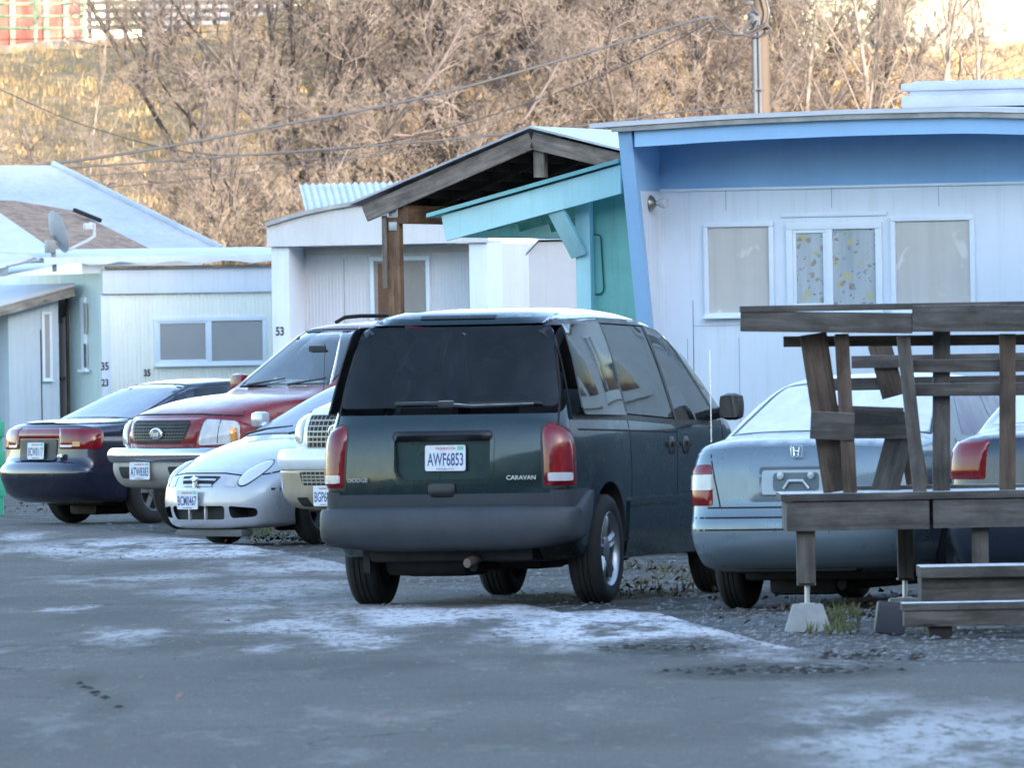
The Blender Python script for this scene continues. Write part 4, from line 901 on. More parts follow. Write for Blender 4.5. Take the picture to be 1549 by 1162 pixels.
# short dry grass tufts by the pier block and under the cars
b = MB()
for k in range(260):
    u = r2.random()
    if u < .5: px, py = r2.uniform(1215, 1300), r2.uniform(925, 962)
    elif u < .8: px, py = r2.uniform(880, 1060), r2.uniform(860, 905)
    else: px, py = r2.uniform(360, 470), r2.uniform(806, 818)
    p = gnd(px, py)
    for j in range(4):
        a = r2.random()*6.3; w_ = .004; h = r2.uniform(.03, .09); tx, ty = r2.uniform(-.04, .04), r2.uniform(-.04, .04)
        b.bm.faces.new([b.bm.verts.new(q) for q in ((p.x-w_, p.y, .0), (p.x+w_, p.y, .0), (p.x+tx, p.y+ty, h))])
tag(b.done('dry_grass', pm('verge_grass', (.10, .11, .045), .9, var=.4, vscale=4), smooth=None, fix=False), 'thin grass blades on the dirt verge', kind='stuff')
# ================================================================== trailers
class Home:
    def __init__(s, name, label, cat, px, py, Y, yaw):
        p = at(px, py, Y); s.yaw = R(yaw); s.org = Vector((p.x, Y, 0)); s.root = empty(name, s.org, -s.yaw); tag(s.root, label, cat)
        s.ux = Vector((math.cos(s.yaw), -math.sin(s.yaw), 0)); s.uy = Vector((math.sin(s.yaw), math.cos(s.yaw), 0))
    def f(s, px, py, ly=0):
        """where the sight line through a photo point meets the home's own front plane (local y = ly)"""
        d = ray(px, py); o = Vector((0, 0, CH)); q = s.org + s.uy*ly
        k = (q-o).dot(s.uy)/d.dot(s.uy); p = o+d*k-s.org
        return Vector((p.dot(s.ux), ly, p.z))
    def s_(s, px, py, lx=0):
        d = ray(px, py); o = Vector((0, 0, CH)); q = s.org + s.ux*lx
        k = (q-o).dot(s.ux)/d.dot(s.ux); p = o+d*k-s.org
        return Vector((lx, p.dot(s.uy), p.z))
    def box(s, name, p0, p1, mat, parent=None, bev=.004, smooth=30):
        b = MB(); p0, p1 = Vector(p0), Vector(p1); sz = [abs(x) for x in (p1-p0)]
        b.box((p0+p1)/2, sz, None, min(bev, min(sz)*.3)); return b.done(name, mat, parent or s.root, smooth)
def window(h, name, x0, x1, z0, z1, ly, fmat, gmat, fw=.05, split=None, back=None, depth=.05, label=None, fd=.03, sash=None):
    """frame ring with its pane set back, all proud of the wall at local y = ly"""
    b = MB(); y = ly-fd/2
    for (a, c_) in (((x0-fw, z1), (x1+fw, z1+fw)), ((x0-fw, z0-fw), (x1+fw, z0))): b.box(((a[0]+c_[0])/2, y, (a[1]+c_[1])/2), (c_[0]-a[0], fd, c_[1]-a[1]), None, .004)
    for (xa, xb) in ((x0-fw, x0), (x1, x1+fw)) + (((split-fw*.5, split+fw*.5),) if split else ()): b.box(((xa+xb)/2, y-.001, (z0+z1)/2), (xb-xa, fd, z1-z0), None, .004)
    b.box(((x0+x1)/2, ly-fd-.012, z0-fw*1.05), (x1-x0+2.4*fw, fd+.02, fw*.4), None, .003)
    f_ = b.done('window', fmat, h.root, 30)
    if label: f_['label'] = label
    if sash:
        b = MB(); xa, xb = (x0, split-fw*.5) if sash == 'l' else (split+fw*.5, x1); g = fw*.5
        for q in ((xa, z0, xb, z0+g), (xa, z1-g, xb, z1), (xa, z0+g, xa+g, z1-g), (xb-g, z0+g, xb, z1-g)): b.box(((q[0]+q[2])/2, ly-.012, (q[1]+q[3])/2), (q[2]-q[0], .02, q[3]-q[1]), None, .003)
        b.done('sash', fmat, f_, 30)
    b = MB(); b.box(((x0+x1)/2, ly-.006, (z0+z1)/2), (x1-x0, .004, z1-z0)); b.done('pane', gmat, f_, None)
    return f_
white_al = siding('white_aluminium', (.66, .70, .76), 60, 'X', .25, dirt=.2)
white_flat = siding('white_panel', (.70, .77, .86), 0, dirt=.3)
blue_p = siding('blue_panel', (.29, .52, .80), 0, dirt=.18, streak=(.22, .32, .45), var=.10)
roof_frost = pm('frosted_roof', (.58, .60, .65), .6, var=.08, vscale=4, bump=.2, bscale=12)
frame_w = pm('white_frame', (.72, .80, .88), .5, var=.05)
gap = MT['seam']
def blind(name, col, lines=0, patch_=0):
    """pane with a drawn blind; plain ones get fold shade and reflections in the colour"""
    m, t, o = nt(name); b = t.nodes.new('ShaderNodeBsdfPrincipled'); L(t, b.outputs[0], o.inputs[0]); v = coord(t)
    c = ramp(t, noi(t, v, 2.2, 4), [(.3, tuple(x*.88 for x in col)), (.7, col)])
    if not lines: c = mixc(t, ramp(t, noi(t, coord(t, 'Object', (9, 9, .5)), 1, 4, .6), [(.35, .28), (.6, 0)]), c, tuple(x*.6 for x in col)); c = mixc(t, ramp(t, noi(t, v, 3.1, 3, .6, .8), [(.60, 0), (.66, .35)]), c, tuple(min(1, x*1.5) for x in col))  # vertical fold shade painted darker, reflection shapes painted lighter
    if lines:
        w_ = N(t, 'ShaderNodeTexWave', Scale=lines); w_.bands_direction = 'Z'; L(t, v, w_.inputs['Vector']); c = mixc(t, ramp(t, w_.outputs['Fac'], [(.1, .35), (.4, 0)]), c, tuple(x*.55 for x in col))
    L(t, c, b.inputs['Base Color']); b.inputs['Roughness'].default_value = .6; b.inputs['Coat Weight'].default_value = 1; b.inputs['Coat Roughness'].default_value = .03
    bn = N(t, 'ShaderNodeBump', Strength=.04, Distance=.03); L(t, noi(t, v, 3, 2), bn.inputs['Height']); L(t, bn.outputs[0], b.inputs['Coat Normal']); return m
# ---- blue and white trailer
B = Home('mobile_home', 'white mobile home with bright blue upper wall under a curved overhanging roof', 'mobile home', 1000, 500, 80, 18)
ya = -.72                                             # how far the roof and side wing reach past the end wall
xw0 = B.f(1000, 380).x; xw1 = xw0+3.35
zl = B.f(1200, 283).z                                 # white below, blue above
wall_d = 6.5
B.box('wall', (xw0-.02, 0, .35), (xw1, wall_d, zl), white_flat)
B.box('upper_wall', (xw0-.02, .003, zl), (xw1, wall_d-.01, zl+.50), blue_p, bev=.001)
B.box('wall_trim', (xw0, -.018, zl-.015), (xw1-.01, .0, zl+.006), frame_w, bev=.002)
B.box('skirting', (xw0+.02, .03, 0), (xw1-.02, wall_d-.05, .35), pm('skirting_grey', (.32, .34, .36), .8, var=.2))
tops = [B.f(px, py, ya) for px, py in ((895, 187), (935, 184), (1000, 180), (1100, 173.5), (1200, 169), (1300, 165), (1433, 162), (1549, 163.5), (1680, 170))]
zr = lambda x: keys([(p.x, p.z) for p in tops])(x)
xs = [tops[0].x+(tops[-1].x-tops[0].x)*k/24 for k in range(25)]
b = MB(); b.solid([[(x, ya-.06, zr(x)) for x in xs], [(x, ya+.5, zr(x)+.012) for x in xs], [(x, wall_d+.3, zr(x)+.02) for x in xs]], (0, 0, -.035)); b.done('roof', roof_frost, B.root, 30)
b = MB(); xe = [x for x in xs if x > B.f(935, 190, ya).x+.02]; b.solid([[(x, ya-.045, zr(x)-.037) for x in xs[1:]], [(x, ya-.045, zr(x)-.075) for x in xs[1:]]], (0, .06, 0)); b.done('drip_edge', pm('drip_grey', (.35, .34, .32), .6, .4, var=.3, vscale=6), B.root, 30)
fz = B.f(1100, 186, ya).z - B.f(1100, 210.5, ya).z
b = MB(); b.solid([[(x, ya, zr(x)-.04) for x in xe], [(x, ya, zr(x)-.075-fz) for x in xe]], (0, .035, 0)); b.done('fascia', blue_p, B.root, 30)
b = MB(); b.solid([[(x, ya+.04, zr(x)-.05-fz*.8) for x in xe], [(x, -.0, zr(x)-.05-fz*.8) for x in xe]], (0, 0, .02)); b.done('soffit', blue_p, B.root, 30)
xf = B.f(955, 240, ya).x                              # the sloping wing at the left
zt_ = zr(xf)-.04; zb_ = .9; wt = .105
def wing(z): 
    k = max(0, min(1, (zt_-z)/(zt_-zb_))); return ya + (abs(ya)-.10)*k
b = MB(); b.poly([(xf-wt, wing(zt_), zt_), (xf-wt, wing(zb_), zb_), (xf-wt, .3, zb_), (xf-wt, .3, zt_)], (wt, 0, 0)); b.done('side_wing', blue_p, B.root, 30)
b = MB(); b.poly([(xf+.002, wing(zl)+.075, zl-.01), (xf+.002, wing(1.0)+.06, 1.0), (xf+.002, .0, 1.0), (xf+.002, .0, zl-.01)], (.006, 0, 0)); b.done('wing_lining', white_flat, B.root, 30)
xw0b = xf
B.box('corner_wall', (xf-.01, .001, .36), (xw0, .05, zl-.002), white_flat); B.box('corner_wall_upper', (xf-.01, .002, zl), (xw0, .05, zl+.50), blue_p)
def pf(px, py, ly=0): return B.f(px, py, ly)
w1a, w1b = pf(1072, 344), pf(1166, 472)
window(B, 'w', w1a.x, w1b.x, w1b.z, w1a.z, -.0, frame_w, blind('blind_grey', (.60, .585, .56)), .035, label='window with plain grey blind left of the curtained window')
m_cu, t, o = nt('flower_curtain'); bb = t.nodes.new('ShaderNodeBsdfPrincipled'); L(t, bb.outputs[0], o.inputs[0]); v = coord(t)
c = ramp(t, noi(t, coord(t, 'Object', (9, 9, .8)), 1, 3), [(.3, (.30, .36, .40)), (.7, (.48, .53, .57))])
for sc_, th, col in ((8.0, .24, (.47, .44, .20)), (11.5, .20, (.28, .22, .14)), (12.1, .09, (.36, .10, .10)), (14.0, .17, (.20, .28, .38)), (19.0, .11, (.12, .09, .08)), (17.0, .12, (.30, .42, .25))):
    vv = N(t, 'ShaderNodeTexVoronoi', Scale=sc_); mp = N(t, 'ShaderNodeMapping'); mp.inputs['Location'].default_value = (sc_*1.7, .3, sc_*.9); L(t, v, mp.inputs[0])
    ds = N(t, 'ShaderNodeVectorMath'); ds.operation = 'ADD'; nv = N(t, 'ShaderNodeTexNoise', Scale=14.0); L(t, v, nv.inputs[0]); vs_ = N(t, 'ShaderNodeVectorMath'); vs_.operation = 'SCALE'; vs_.inputs['Scale'].default_value = .06; L(t, nv.outputs['Color'], vs_.inputs[0]); L(t, mp.outputs[0], ds.inputs[0]); L(t, vs_.outputs[0], ds.inputs[1]); L(t, ds.outputs[0], vv.inputs[0])
    c = mixc(t, ramp(t, vv.outputs['Distance'], [(th, .75), (th+.06, 0)]), c, col)
L(t, c, bb.inputs['Base Color']); bb.inputs['Roughness'].default_value = .6; bb.inputs['Coat Weight'].default_value = .8; bb.inputs['Coat Roughness'].default_value = .03
w2a, w2b = pf(1200, 348), pf(1327, 462)
window(B, 'w', w2a.x, w2b.x, w2b.z, w2a.z, -.0, frame_w, m_cu, .05, split=pf(1256, 400).x, sash='l', label='sliding window with flowered curtains')
w3a, w3b = pf(1355, 335), pf(1470, 466)
window(B, 'w', w3a.x, w3b.x, w3b.z, w3a.z, -.0, frame_w, blind('blind_grey_right', (.61, .595, .57)), .035, label='window with grey blind right of the curtained window')
b = MB()
for px in (1098, 1258, 1420): q = pf(px, 300); b.box((q.x, -.0015, zl-.09), (.006, .003, .15))
for px in (1040, 1118): q = pf(px, 520); b.box((q.x, -.0015, .75+.3), (.005, .003, 1.1))
b.box((pf(1120, 480).x, -.0015, pf(1120, 480).z-.06), (.75, .003, .005)); b.done('panel_joint', pm('joint_blue_grey', (.42, .47, .53), .8), B.root)
# casing round the bay of windows
b = MB(); ca, cb_ = pf(1182, 326), pf(1342, 330); b.box(((ca.x+cb_.x)/2, -.008, ca.z), (cb_.x-ca.x, .014, .03), None, .003); b.done('window_head_trim', frame_w, B.root)
# flood lamp on the wing lining
q = B.f(972, 308, -.3); M = Matrix.Translation((xf+.008, q.y, q.z)) @ Matrix.Rotation(pi/2, 4, 'Y')
b = MB(); b.lathe([(0, 0), (.055, 0), (.065, .01), (.05, .03), (.02, .05), (.018, .07), (0, .07)], 24, M); lm = b.done('lamp', pm('lamp_brass', (.30, .29, .26), .35, .8), B.root, 40)
b = MB(); b.lathe([(.018, .065), (.03, .09), (.04, .12), (.038, .145), (.02, .155), (0, .157)], 20, M @ Matrix.Rotation(.25, 4, 'X')); b.done('bulb', MT['lens_white'], lm, 40)
# frosted cooler on the roof
q0, q1 = B.f(1363, 160, 1.2), B.f(1363, 126, 1.2)
b = MB(); b.box((q0.x+.55, 1.7, q0.z+.03), (1.1, 1.0, .1), None, .02); b.box((q0.x+.57, 1.7, q0.z+.02+(q1.z-q0.z)*.5), (1.04, .96, (q1.z-q0.z)*.95), None, .05); b.box((q0.x+.56, 1.7, q1.z-.03), (1.12, 1.02, .06), None, .02); b.done('rooftop_cooler', roof_frost, B.root, 30)
# ---- turquoise lean-to beside it
Tq = Home('shed', 'turquoise lean-to shed with sloping roof built against the blue and white mobile home', 'shed', 1000, 500, 80.4, 18)
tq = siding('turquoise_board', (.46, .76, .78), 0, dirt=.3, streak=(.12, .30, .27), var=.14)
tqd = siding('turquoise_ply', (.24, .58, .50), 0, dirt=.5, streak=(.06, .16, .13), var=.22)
yf = -.35
a0, a1 = Tq.f(672, 340, yf), Tq.f(940, 268, yf)       # centre line of the fascia
r0, r1 = Tq.f(648, 329, yf), Tq.f(938, 246, yf)
hh = abs(Tq.f(672, 320, yf).z-Tq.f(672, 362, yf).z)
k_ = (r1.z-r0.z)/(r1.x-r0.x); xl = Tq.f(668, 340, yf).x; xr_ = r1.x
zz = lambda x: r0.z+k_*(x-r0.x)
b = MB(); b.poly([(xl, yf, zz(xl)-.015), (xl+.03, yf, zz(xl)-hh*.98), (xr_, yf, zz(xr_)-hh*1.1), (xr_, yf, zz(xr_)-.015)], (0, .045, 0)); b.done('fascia', tq, Tq.root, 30)
b = MB(); b.solid([[(r0.x, yf-.05, r0.z), (xr_, yf-.05, r1.z)], [(r0.x, yf+3.4, r0.z), (xr_, yf+3.4, r1.z)]], (0, 0, .03)); b.done('roof', pm('shed_roof', (.20, .45, .45), .7, var=.2, frost=.25), Tq.root, 30)
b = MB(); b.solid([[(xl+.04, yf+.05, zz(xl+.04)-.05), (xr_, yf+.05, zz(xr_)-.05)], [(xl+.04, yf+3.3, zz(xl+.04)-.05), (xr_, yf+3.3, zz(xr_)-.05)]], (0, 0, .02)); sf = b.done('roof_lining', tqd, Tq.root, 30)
b = MB(); b.board((xl+.05, yf+3.3, zz(xl)-.12), (xl+.05, yf+.06, zz(xl)-.12), .12, .04)
for k in range(1, 4): b.board((xl+.1, yf+.8*k, zz(xl+.1)-.11), (xr_, yf+.8*k, zz(xr_)-.11), .10, .04)
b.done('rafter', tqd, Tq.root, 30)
pq = Tq.f(871, 400, -.1); pq2 = Tq.f(893, 400, -.1)
Tq.box('post', (pq.x, -.1, 0), (pq2.x, .0, zz(pq.x)-.07), tq)
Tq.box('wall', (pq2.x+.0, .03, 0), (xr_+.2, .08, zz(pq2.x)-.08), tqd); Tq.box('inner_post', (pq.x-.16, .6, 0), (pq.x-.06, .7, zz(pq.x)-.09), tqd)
b = MB(); p0 = Tq.f(838, 318, yf); p1 = Tq.f(878, 386, -.1); b.board((p0.x, yf+.05, p0.z), (p1.x, -.12, p1.z), .13, .045, (1, 0, 0)); b.done('brace', tq, Tq.root, 30)
ha, hb = Tq.f(895, 355, .03), Tq.f(915, 445, .03)
b = MB(); b.poly([Vector((p.x, .03, p.y)) for p in fillet([(ha.x, hb.z, .01), (hb.x, hb.z, .06), (hb.x-.02, ha.z, .03), (ha.x, ha.z, .01)], 4)], (0, -.012, 0)); hp = b.done('hatch_panel', tqd, Tq.root, 30)
b = MB(); P = fillet([(ha.x-.005, hb.z, .01), (hb.x, hb.z, .06), (hb.x-.02, ha.z, .03), (ha.x-.005, ha.z, .01)], 4); b.tube([(p.x, .012, p.y) for p in P], .006, 6); b.done('hatch_edge', pm('edge_dark', (.04, .12, .11), .8), hp)
# ---- bare timber carport behind
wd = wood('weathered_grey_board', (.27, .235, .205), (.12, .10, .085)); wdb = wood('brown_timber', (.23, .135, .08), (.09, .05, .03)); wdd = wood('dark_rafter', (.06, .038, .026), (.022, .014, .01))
metal_rf = pm('galvanised_sheet', (.42, .44, .47), .5, .5, var=.2, frost=.8, flo=.4, fhi=.9)
Cp = Home('carport', 'open carport of bare weathered timber with a low gable roof', 'carport', 800, 400, 92, 18)
e0, rg, e1 = Cp.f(552, 310), Cp.f(805, 199), Cp.f(935, 231)
e1 = rg + (e1-rg)*2.4; fh = abs(Cp.f(805, 203).z-Cp.f(805, 229).z); dp = 4.2
b = MB(); b.board(e0-Vector((0, 0, fh*.5)), rg-Vector((0, 0, fh*.5)), fh, .045, (0, 0, 1), .002); b.board(rg-Vector((0, 0, fh*.5)), e1-Vector((0, 0, fh*.5)), fh, .045, (0, 0, 1), .002); b.done('fascia', wd, Cp.root, 30)
b = MB(); b.solid([[e0+Vector((-.12, -.08, -.0)), rg+Vector((0, -.08, .03)), e1+Vector((.1, -.08, 0))], [e0+Vector((-.12, dp, 0)), rg+Vector((0, dp, .03)), e1+Vector((.1, dp, 0))]], (0, 0, .02)); b.done('roof', metal_rf, Cp.root, 20)
b = MB()
for k in range(1, 8):
    for (a, c_) in ((e0, rg), (rg, e1)):
        q = a.lerp(c_, k/8); b.box((q.x, dp/2, q.z-.06), (.10, dp-.1, .075), None, .004)
for k in range(1, 4):
    y = k*dp/4
    for (a, c_) in ((e0, rg), (rg, e1)): b.board(a+Vector((0, y, -fh*.55)), c_+Vector((0, y, -fh*.55)), .13, .045, (0, 0, 1))
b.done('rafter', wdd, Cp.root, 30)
b = MB(); b.box((e0.x+.33, dp/2, e0.z-.09+k_*0), (.10, dp-.1, .16), None, .004); b.done('eave_beam', wdb, Cp.root, 30)
kp0, kp1 = Cp.f(805, 229), Cp.f(822, 268)
Cp.box('king_post', (kp0.x, .03, kp1.z), (kp1.x, .13, kp0.z+.03), wd)
pc = Cp.f(599, 400, .12); Cp.box('post', (pc.x-.055, .06, 0), (pc.x+.055, .17, Cp.f(599, 328).z), wdb)
b = MB(); b.box((pc.x-.075, .05, Cp.f(590, 380).z), (.035, .06, abs(Cp.f(590, 325).z-Cp.f(590, 436).z)), None, .003); b.done('post_strip', wd, Cp.root, 30)
b = MB()
for py in (323, 342): b.box((pc.x+.0, .053, Cp.f(600, py).z), (.075, .012, .075), None, .003)
b.box((pc.x-.09, .0, Cp.f(583, 318).z), (.10, .03, .10), None, .003); b.done('joist_bracket', pm('zinc', (.42, .44, .46), .4, .7), Cp.root)
for lx, ly in ((e1.x-.5, .12), (e1.x-.5, dp-.3)): Cp.box('post', (lx-.055, ly-.05, 0), (lx+.055, ly+.05, e0.z-.1), wdb)
# ---- trailer 53
H5 = Home('mobile_home', 'white ribbed mobile home numbered 53 with curved roof and recessed end wall', 'mobile home', 430, 400, 125, 18)
wr53 = siding('white_ribs', (.66, .67, .72), 150, 'X', .6, dirt=.3, dist=.02); w53 = siding('white_ribs_fine', (.68, .69, .71), 210, 'X', .4, dirt=.2)
yo = -.62
fx0, fx1 = H5.f(404, 380, yo).x, H5.f(737, 365, yo).x
crown = [H5.f(px, py, yo) for px, py in ((402, 337), (450, 322), (510, 309), (560, 302), (620, 299), (680, 304), (737, 316))]
cz = keys([(p.x, p.z) for p in crown]); xs = [fx0+(fx1-fx0)*k/20 for k in range(21)]; zs_ = H5.f(560, 370, yo).z
b = MB(); b.solid([[(x, yo, cz(x)-.03) for x in xs], [(x, yo, zs_) for x in xs]], (0, .05, 0)); b.done('fascia', w53, H5.root, 30)
b = MB(); b.solid([[(x-.0, yo-.06, cz(x)) for x in xs], [(x, 8, cz(x)+.02) for x in xs]], (0, 0, -.05)); b.done('roof', pm('roof_edge_grey', (.42, .42, .42), .7, var=.25, vscale=5, frost=.5), H5.root, 30)
H5.box('soffit', (fx0+.02, yo+.06, zs_), (fx1-.02, .02, zs_+.03), white_flat)
H5.box('wall', (fx0+.1, 0, 0), (fx1-.05, 7.9, zs_-.001), wr53)
p1x = H5.f(435, 440, yo).x
H5.box('side_pier', (fx0+.03, yo+.06, 0), (p1x, .0, zs_-.002), white_flat)
p2x = H5.f(708, 440, yo).x; H5.box('side_pier', (p2x, yo+.06, 0), (fx1-.02, .0, zs_-.002), white_flat)
H5.box('wall_head_trim', (p1x+.02, -.02, zs_-.10), (p2x, -.001, zs_-.03), pm('trim_cream', (.50, .47, .42), .7, var=.15))
pb = pm('pane_backing', (.16, .085, .05), .7, var=.25, vscale=3)
a_, b_2 = H5.f(566, 395), H5.f(646, 480)
m_ref = blind('pane_grey', (.30, .29, .28))
wv = window(H5, 'w', a_.x, b_2.x, b_2.z-.15, a_.z, 0, frame_w, m_ref, .05, split=H5.f(597, 430).x, label='window with brown drape behind its left pane')
b = MB(); b.box(((a_.x+H5.f(590, 430).x)/2+.02, -.010, (a_.z+b_2.z-.15)/2), (H5.f(590, 430).x-a_.x-.05, .004, a_.z-b_2.z+.1)); b.done('drape', pb, wv)
me = text_me('53', .105, .10, .006, .02); q = H5.f(423.5, 501, yo+.06); me.transform(Matrix.Translation((q.x, q.y-.004, q.z)) @ Matrix.Rotation(pi/2, 4, 'X')); ob('house_number', me, MT['trim'], H5.root)
b = MB(); q = H5.f(521, 440); b.box((q.x, -.002, zs_/2), (.008, .004, zs_-.3)); b.done('panel_joint', pm('joint_grey', (.3, .3, .3), .8), H5.root)
# corrugated roof addition on top of it
c0, c1 = H5.f(448, 303, 1.5), H5.f(604, 276, 4.2)
b = MB(); n_ = 64; x0 = H5.f(466, 300, 1.5).x; x1 = H5.f(640, 300, 1.5).x; xs = [x0+(x1-x0)*k/n_ for k in range(n_+1)]
zlo = H5.f(500, 306, 1.5).z; zhi = H5.f(500, 279, 4.0).z; sk = H5.f(452, 279, 4.0).x-x0
b.solid([[(x, 1.4, zlo-.12+.018*math.cos(i*pi/2)) for i, x in enumerate(xs)], [(x+sk, 4.0, zhi+.018*math.cos(i*pi/2)) for i, x in enumerate(xs)]], (0, 0, .01)); b.box(((x0+sk+x1)/2, 3.98, zhi-.45), (x1-x0, .03, .85)); b.done('corrugated_roof', pm('corrugated_pale', (.48, .49, .53), .5, .2, var=.15, frost=.4), H5.root, 40)
# ---- far sunlit white house and its hipped shed, seen through the gap
Hf = Home('house', 'far white house catching the sun between the numbered trailer and the turquoise shed', 'house', 760, 420, 170, 0)
fa, fb = Hf.f(690, 330), Hf.f(960, 480); Hf.box('wall', (fa.x, 0, 0), (fb.x, 5, Hf.f(760, 352).z), siding('far_white', (.74, .75, .76), 12, 'X', .2))
b = MB(); b.poly([(fa.x-.1, -.2, Hf.f(760, 352).z), (fb.x+.1, -.2, Hf.f(760, 352).z), (fb.x+.1, -.2, Hf.f(760, 348).z), (fa.x-.1, -.2, Hf.f(760, 348).z)], (0, 5.4, 0)); b.done('roof', roof_frost, Hf.root)
Hs = Home('garden_shed', 'small white shed with sloped shoulders and rust stains behind the turquoise lean-to', 'shed', 835, 430, 110, 0)
sa, sb = Hs.f(800, 384), Hs.f(905, 384); st_ = Hs.f(815, 366)
rs = siding('stained_white', (.58, .58, .60), 0, dirt=.45, streak=(.42, .34, .26))
b = MB(); b.poly([(sa.x, 0, 0), (sb.x, 0, 0), (sb.x, 0, sa.z), (sb.x-(st_.x-sa.x), 0, st_.z), (st_.x, 0, st_.z), (sa.x, 0, sa.z)], (0, 2.5, 0)); b.done('wall', rs, Hs.root, 30)
b = MB(); b.solid([[(sa.x-.03, -.05, sa.z), (st_.x, -.05, st_.z+.02), (sb.x-(st_.x-sa.x), -.05, st_.z+.02), (sb.x+.03, -.05, sa.z)], [(sa.x-.03, 2.6, sa.z), (st_.x, 2.6, st_.z+.02), (sb.x-(st_.x-sa.x), 2.6, st_.z+.02), (sb.x+.03, 2.6, sa.z)]], (0, 0, .02)); b.done('roof', roof_frost, Hs.root, 20)
# ---- trailer 35
H3 = Home('mobile_home', 'pale mint mobile home numbered 35 with white parapet and sliding window', 'mobile home', 156, 500, 130, -25)
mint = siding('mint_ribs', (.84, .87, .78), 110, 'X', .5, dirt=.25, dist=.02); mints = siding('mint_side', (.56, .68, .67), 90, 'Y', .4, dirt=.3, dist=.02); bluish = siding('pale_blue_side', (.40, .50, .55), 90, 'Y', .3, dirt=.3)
q0 = H3.f(153, 430); zp1 = H3.f(280, 405).z; zp0 = H3.f(280, 443).z; xE = H3.f(470, 430).x; SD = 9.0
H3.box('wall', (q0.x, 0, 0), (xE, SD, zp1-.05), mint)
H3.box('parapet', (q0.x-.005, -.06, zp0), (xE+.02, -.001, zp1), white_flat); H3.box('corner_trim', (q0.x-.012, -.012, 0), (q0.x+.11, .0, zp0-.002), white_flat)
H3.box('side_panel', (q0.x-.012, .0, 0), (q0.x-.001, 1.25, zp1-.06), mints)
b = MB(); za, zb = H3.f(200, 380).z, H3.f(200, 402).z
xs = [H3.f(68, 385, -.25).x + (xE+.3-H3.f(68, 385, -.25).x)*k/20 for k in range(21)]
prof = [(0, 0), (.05, .055), (.12, .06), (.2, .045), (.5, .1), (2.5, .15)]
b.solid([[(x, -.25+y, zb+.03+z*1.3+ (.02*math.sin(x*9) if j == 0 else 0)) for x in xs] for j, (y, z) in enumerate(prof)], (0, 0, .012)); b.done('roof', roof_frost, H3.root, 40)
H3.box('roof_batten', (q0.x+.02, -.13, zp1+.0), (xE, -.06, zp1+.03), pm('rusty_batten', (.30, .24, .17), .8, var=.5, vscale=12))
wa, wb_ = H3.f(238, 487), H3.f(397, 545)
window(H3, 'w', wa.x, wb_.x, wb_.z, wa.z, 0, frame_w, blind('mini_blind', (.36, .36, .35), 11), .05, split=H3.f(316, 510).x, label='sliding window with closed slatted blinds', sash='l')
def num(h, st, px, py, hgt, w_, ly=0, mat=None, name='house_number'):
    me = text_me(st, hgt, w_, .008, .02); q = h.f(px, py, ly); me.transform(Matrix.Translation((q.x, q.y-.014, q.z)) @ Matrix.Rotation(pi/2, 4, 'X')); return ob(name, me, mat or MT['trim'], h.root)
num(H3, '35', 222, 564, .085, .085); num(H3, '35', 158, 554, .10, .10); num(H3, '23', 158, 579, .09, .09)
# its side: slim window, entry door with lantern
lx = q0.x-.012
def sidebox(h, name, px0, px1, py0, py1, lx, th, mat, parent=None):
    a, c_ = h.s_(px0, py0, lx), h.s_(px1, py1, lx); return h.box(name, (lx-th, min(a.y, c_.y), min(a.z, c_.z)), (lx, max(a.y, c_.y), max(a.z, c_.z)), mat, parent)
f_ = sidebox(H3, 'side_window', 124, 133, 450, 562, lx, .03, frame_w); f_['label'] = 'slim sash window in the side wall'
sidebox(H3, 'pane', 126.5, 131.5, 458, 505, lx-.03, .006, blind('slim_pane', (.45, .42, .38)), f_); sidebox(H3, 'pane', 127, 131, 520, 556, lx-.03, .006, blind('slim_pane_dark', (.10, .09, .09)), f_)
sidebox(H3, 'sill', 122, 135, 559, 563, lx-.03, .05, frame_w, f_)
dr = sidebox(H3, 'door', 88, 104, 448, 640, lx, .03, pm('door_offwhite', (.50, .47, .46), .6, var=.1)); sidebox(H3, 'handle', 95, 99, 570, 575, lx-.03, .05, pm('brass_dark', (.12, .09, .06), .4, .7), dr)
sidebox(H3, 'door_hinge_side', 103.5, 105, 440, 640, lx-.002, .03, pm('hinge_rust', (.10, .07, .05), .8, var=.4), dr)
lq = H3.s_(102, 466, lx); b = MB(); b.box((lx-.10, lq.y, lq.z), (.11, .11, .16), None, .01, 1.4); b.box((lx-.10, lq.y, lq.z-.13), (.04, .04, .12)); b.tube([(lx, lq.y-.02, lq.z-.05), (lx-.06, lq.y-.02, lq.z-.1), (lx-.1, lq.y, lq.z-.1)], .015, 6); b.tube([(lx-.10, lq.y, lq.z+.08), (lx-.1, lq.y, lq.z+.17), (lx-.02, lq.y+.15, lq.z+.17), (lx-.02, lq.y+.15, lq.z+.08)], .012, 6); b.done('wall_lantern', MT['trim'], H3.root)
# lean-to entry built onto that side
Le = Home('lean_to', 'pale blue lean-to entry with frosted sloping roof against the mint mobile home', 'lean-to', 60, 500, 130.5, -25)
le_l = siding('leanto_blue', (.50, .60, .68), 70, 'X', .3, dirt=.35)
a, c_ = Le.f(12, 470), Le.f(88, 470); zt0, zt1 = Le.f(12, 462).z, Le.f(88, 440).z
b = MB(); b.poly([(a.x, 0, 0), (c_.x, 0, 0), (c_.x, 0, zt1), (a.x, 0, zt0)], (0, 4, 0)); b.done('wall', le_l, Le.root, 30)
ra, rb = Le.f(-40, 470, -.25), Le.f(113, 428, -.25)
b = MB(); b.solid([[ra, rb], [ra+Vector((0, 4.2, 0)), rb+Vector((0, 4.2, 0))]], (0, 0, -.04)); b.done('roof', roof_frost, Le.root, 30)
b = MB(); b.board(ra+Vector((0, .03, -.10)), rb+Vector((0, .03, -.10)), .12, .03); b.done('fascia', wood('peeling_board', (.42, .40, .37), (.2, .18, .15)), Le.root, 30)
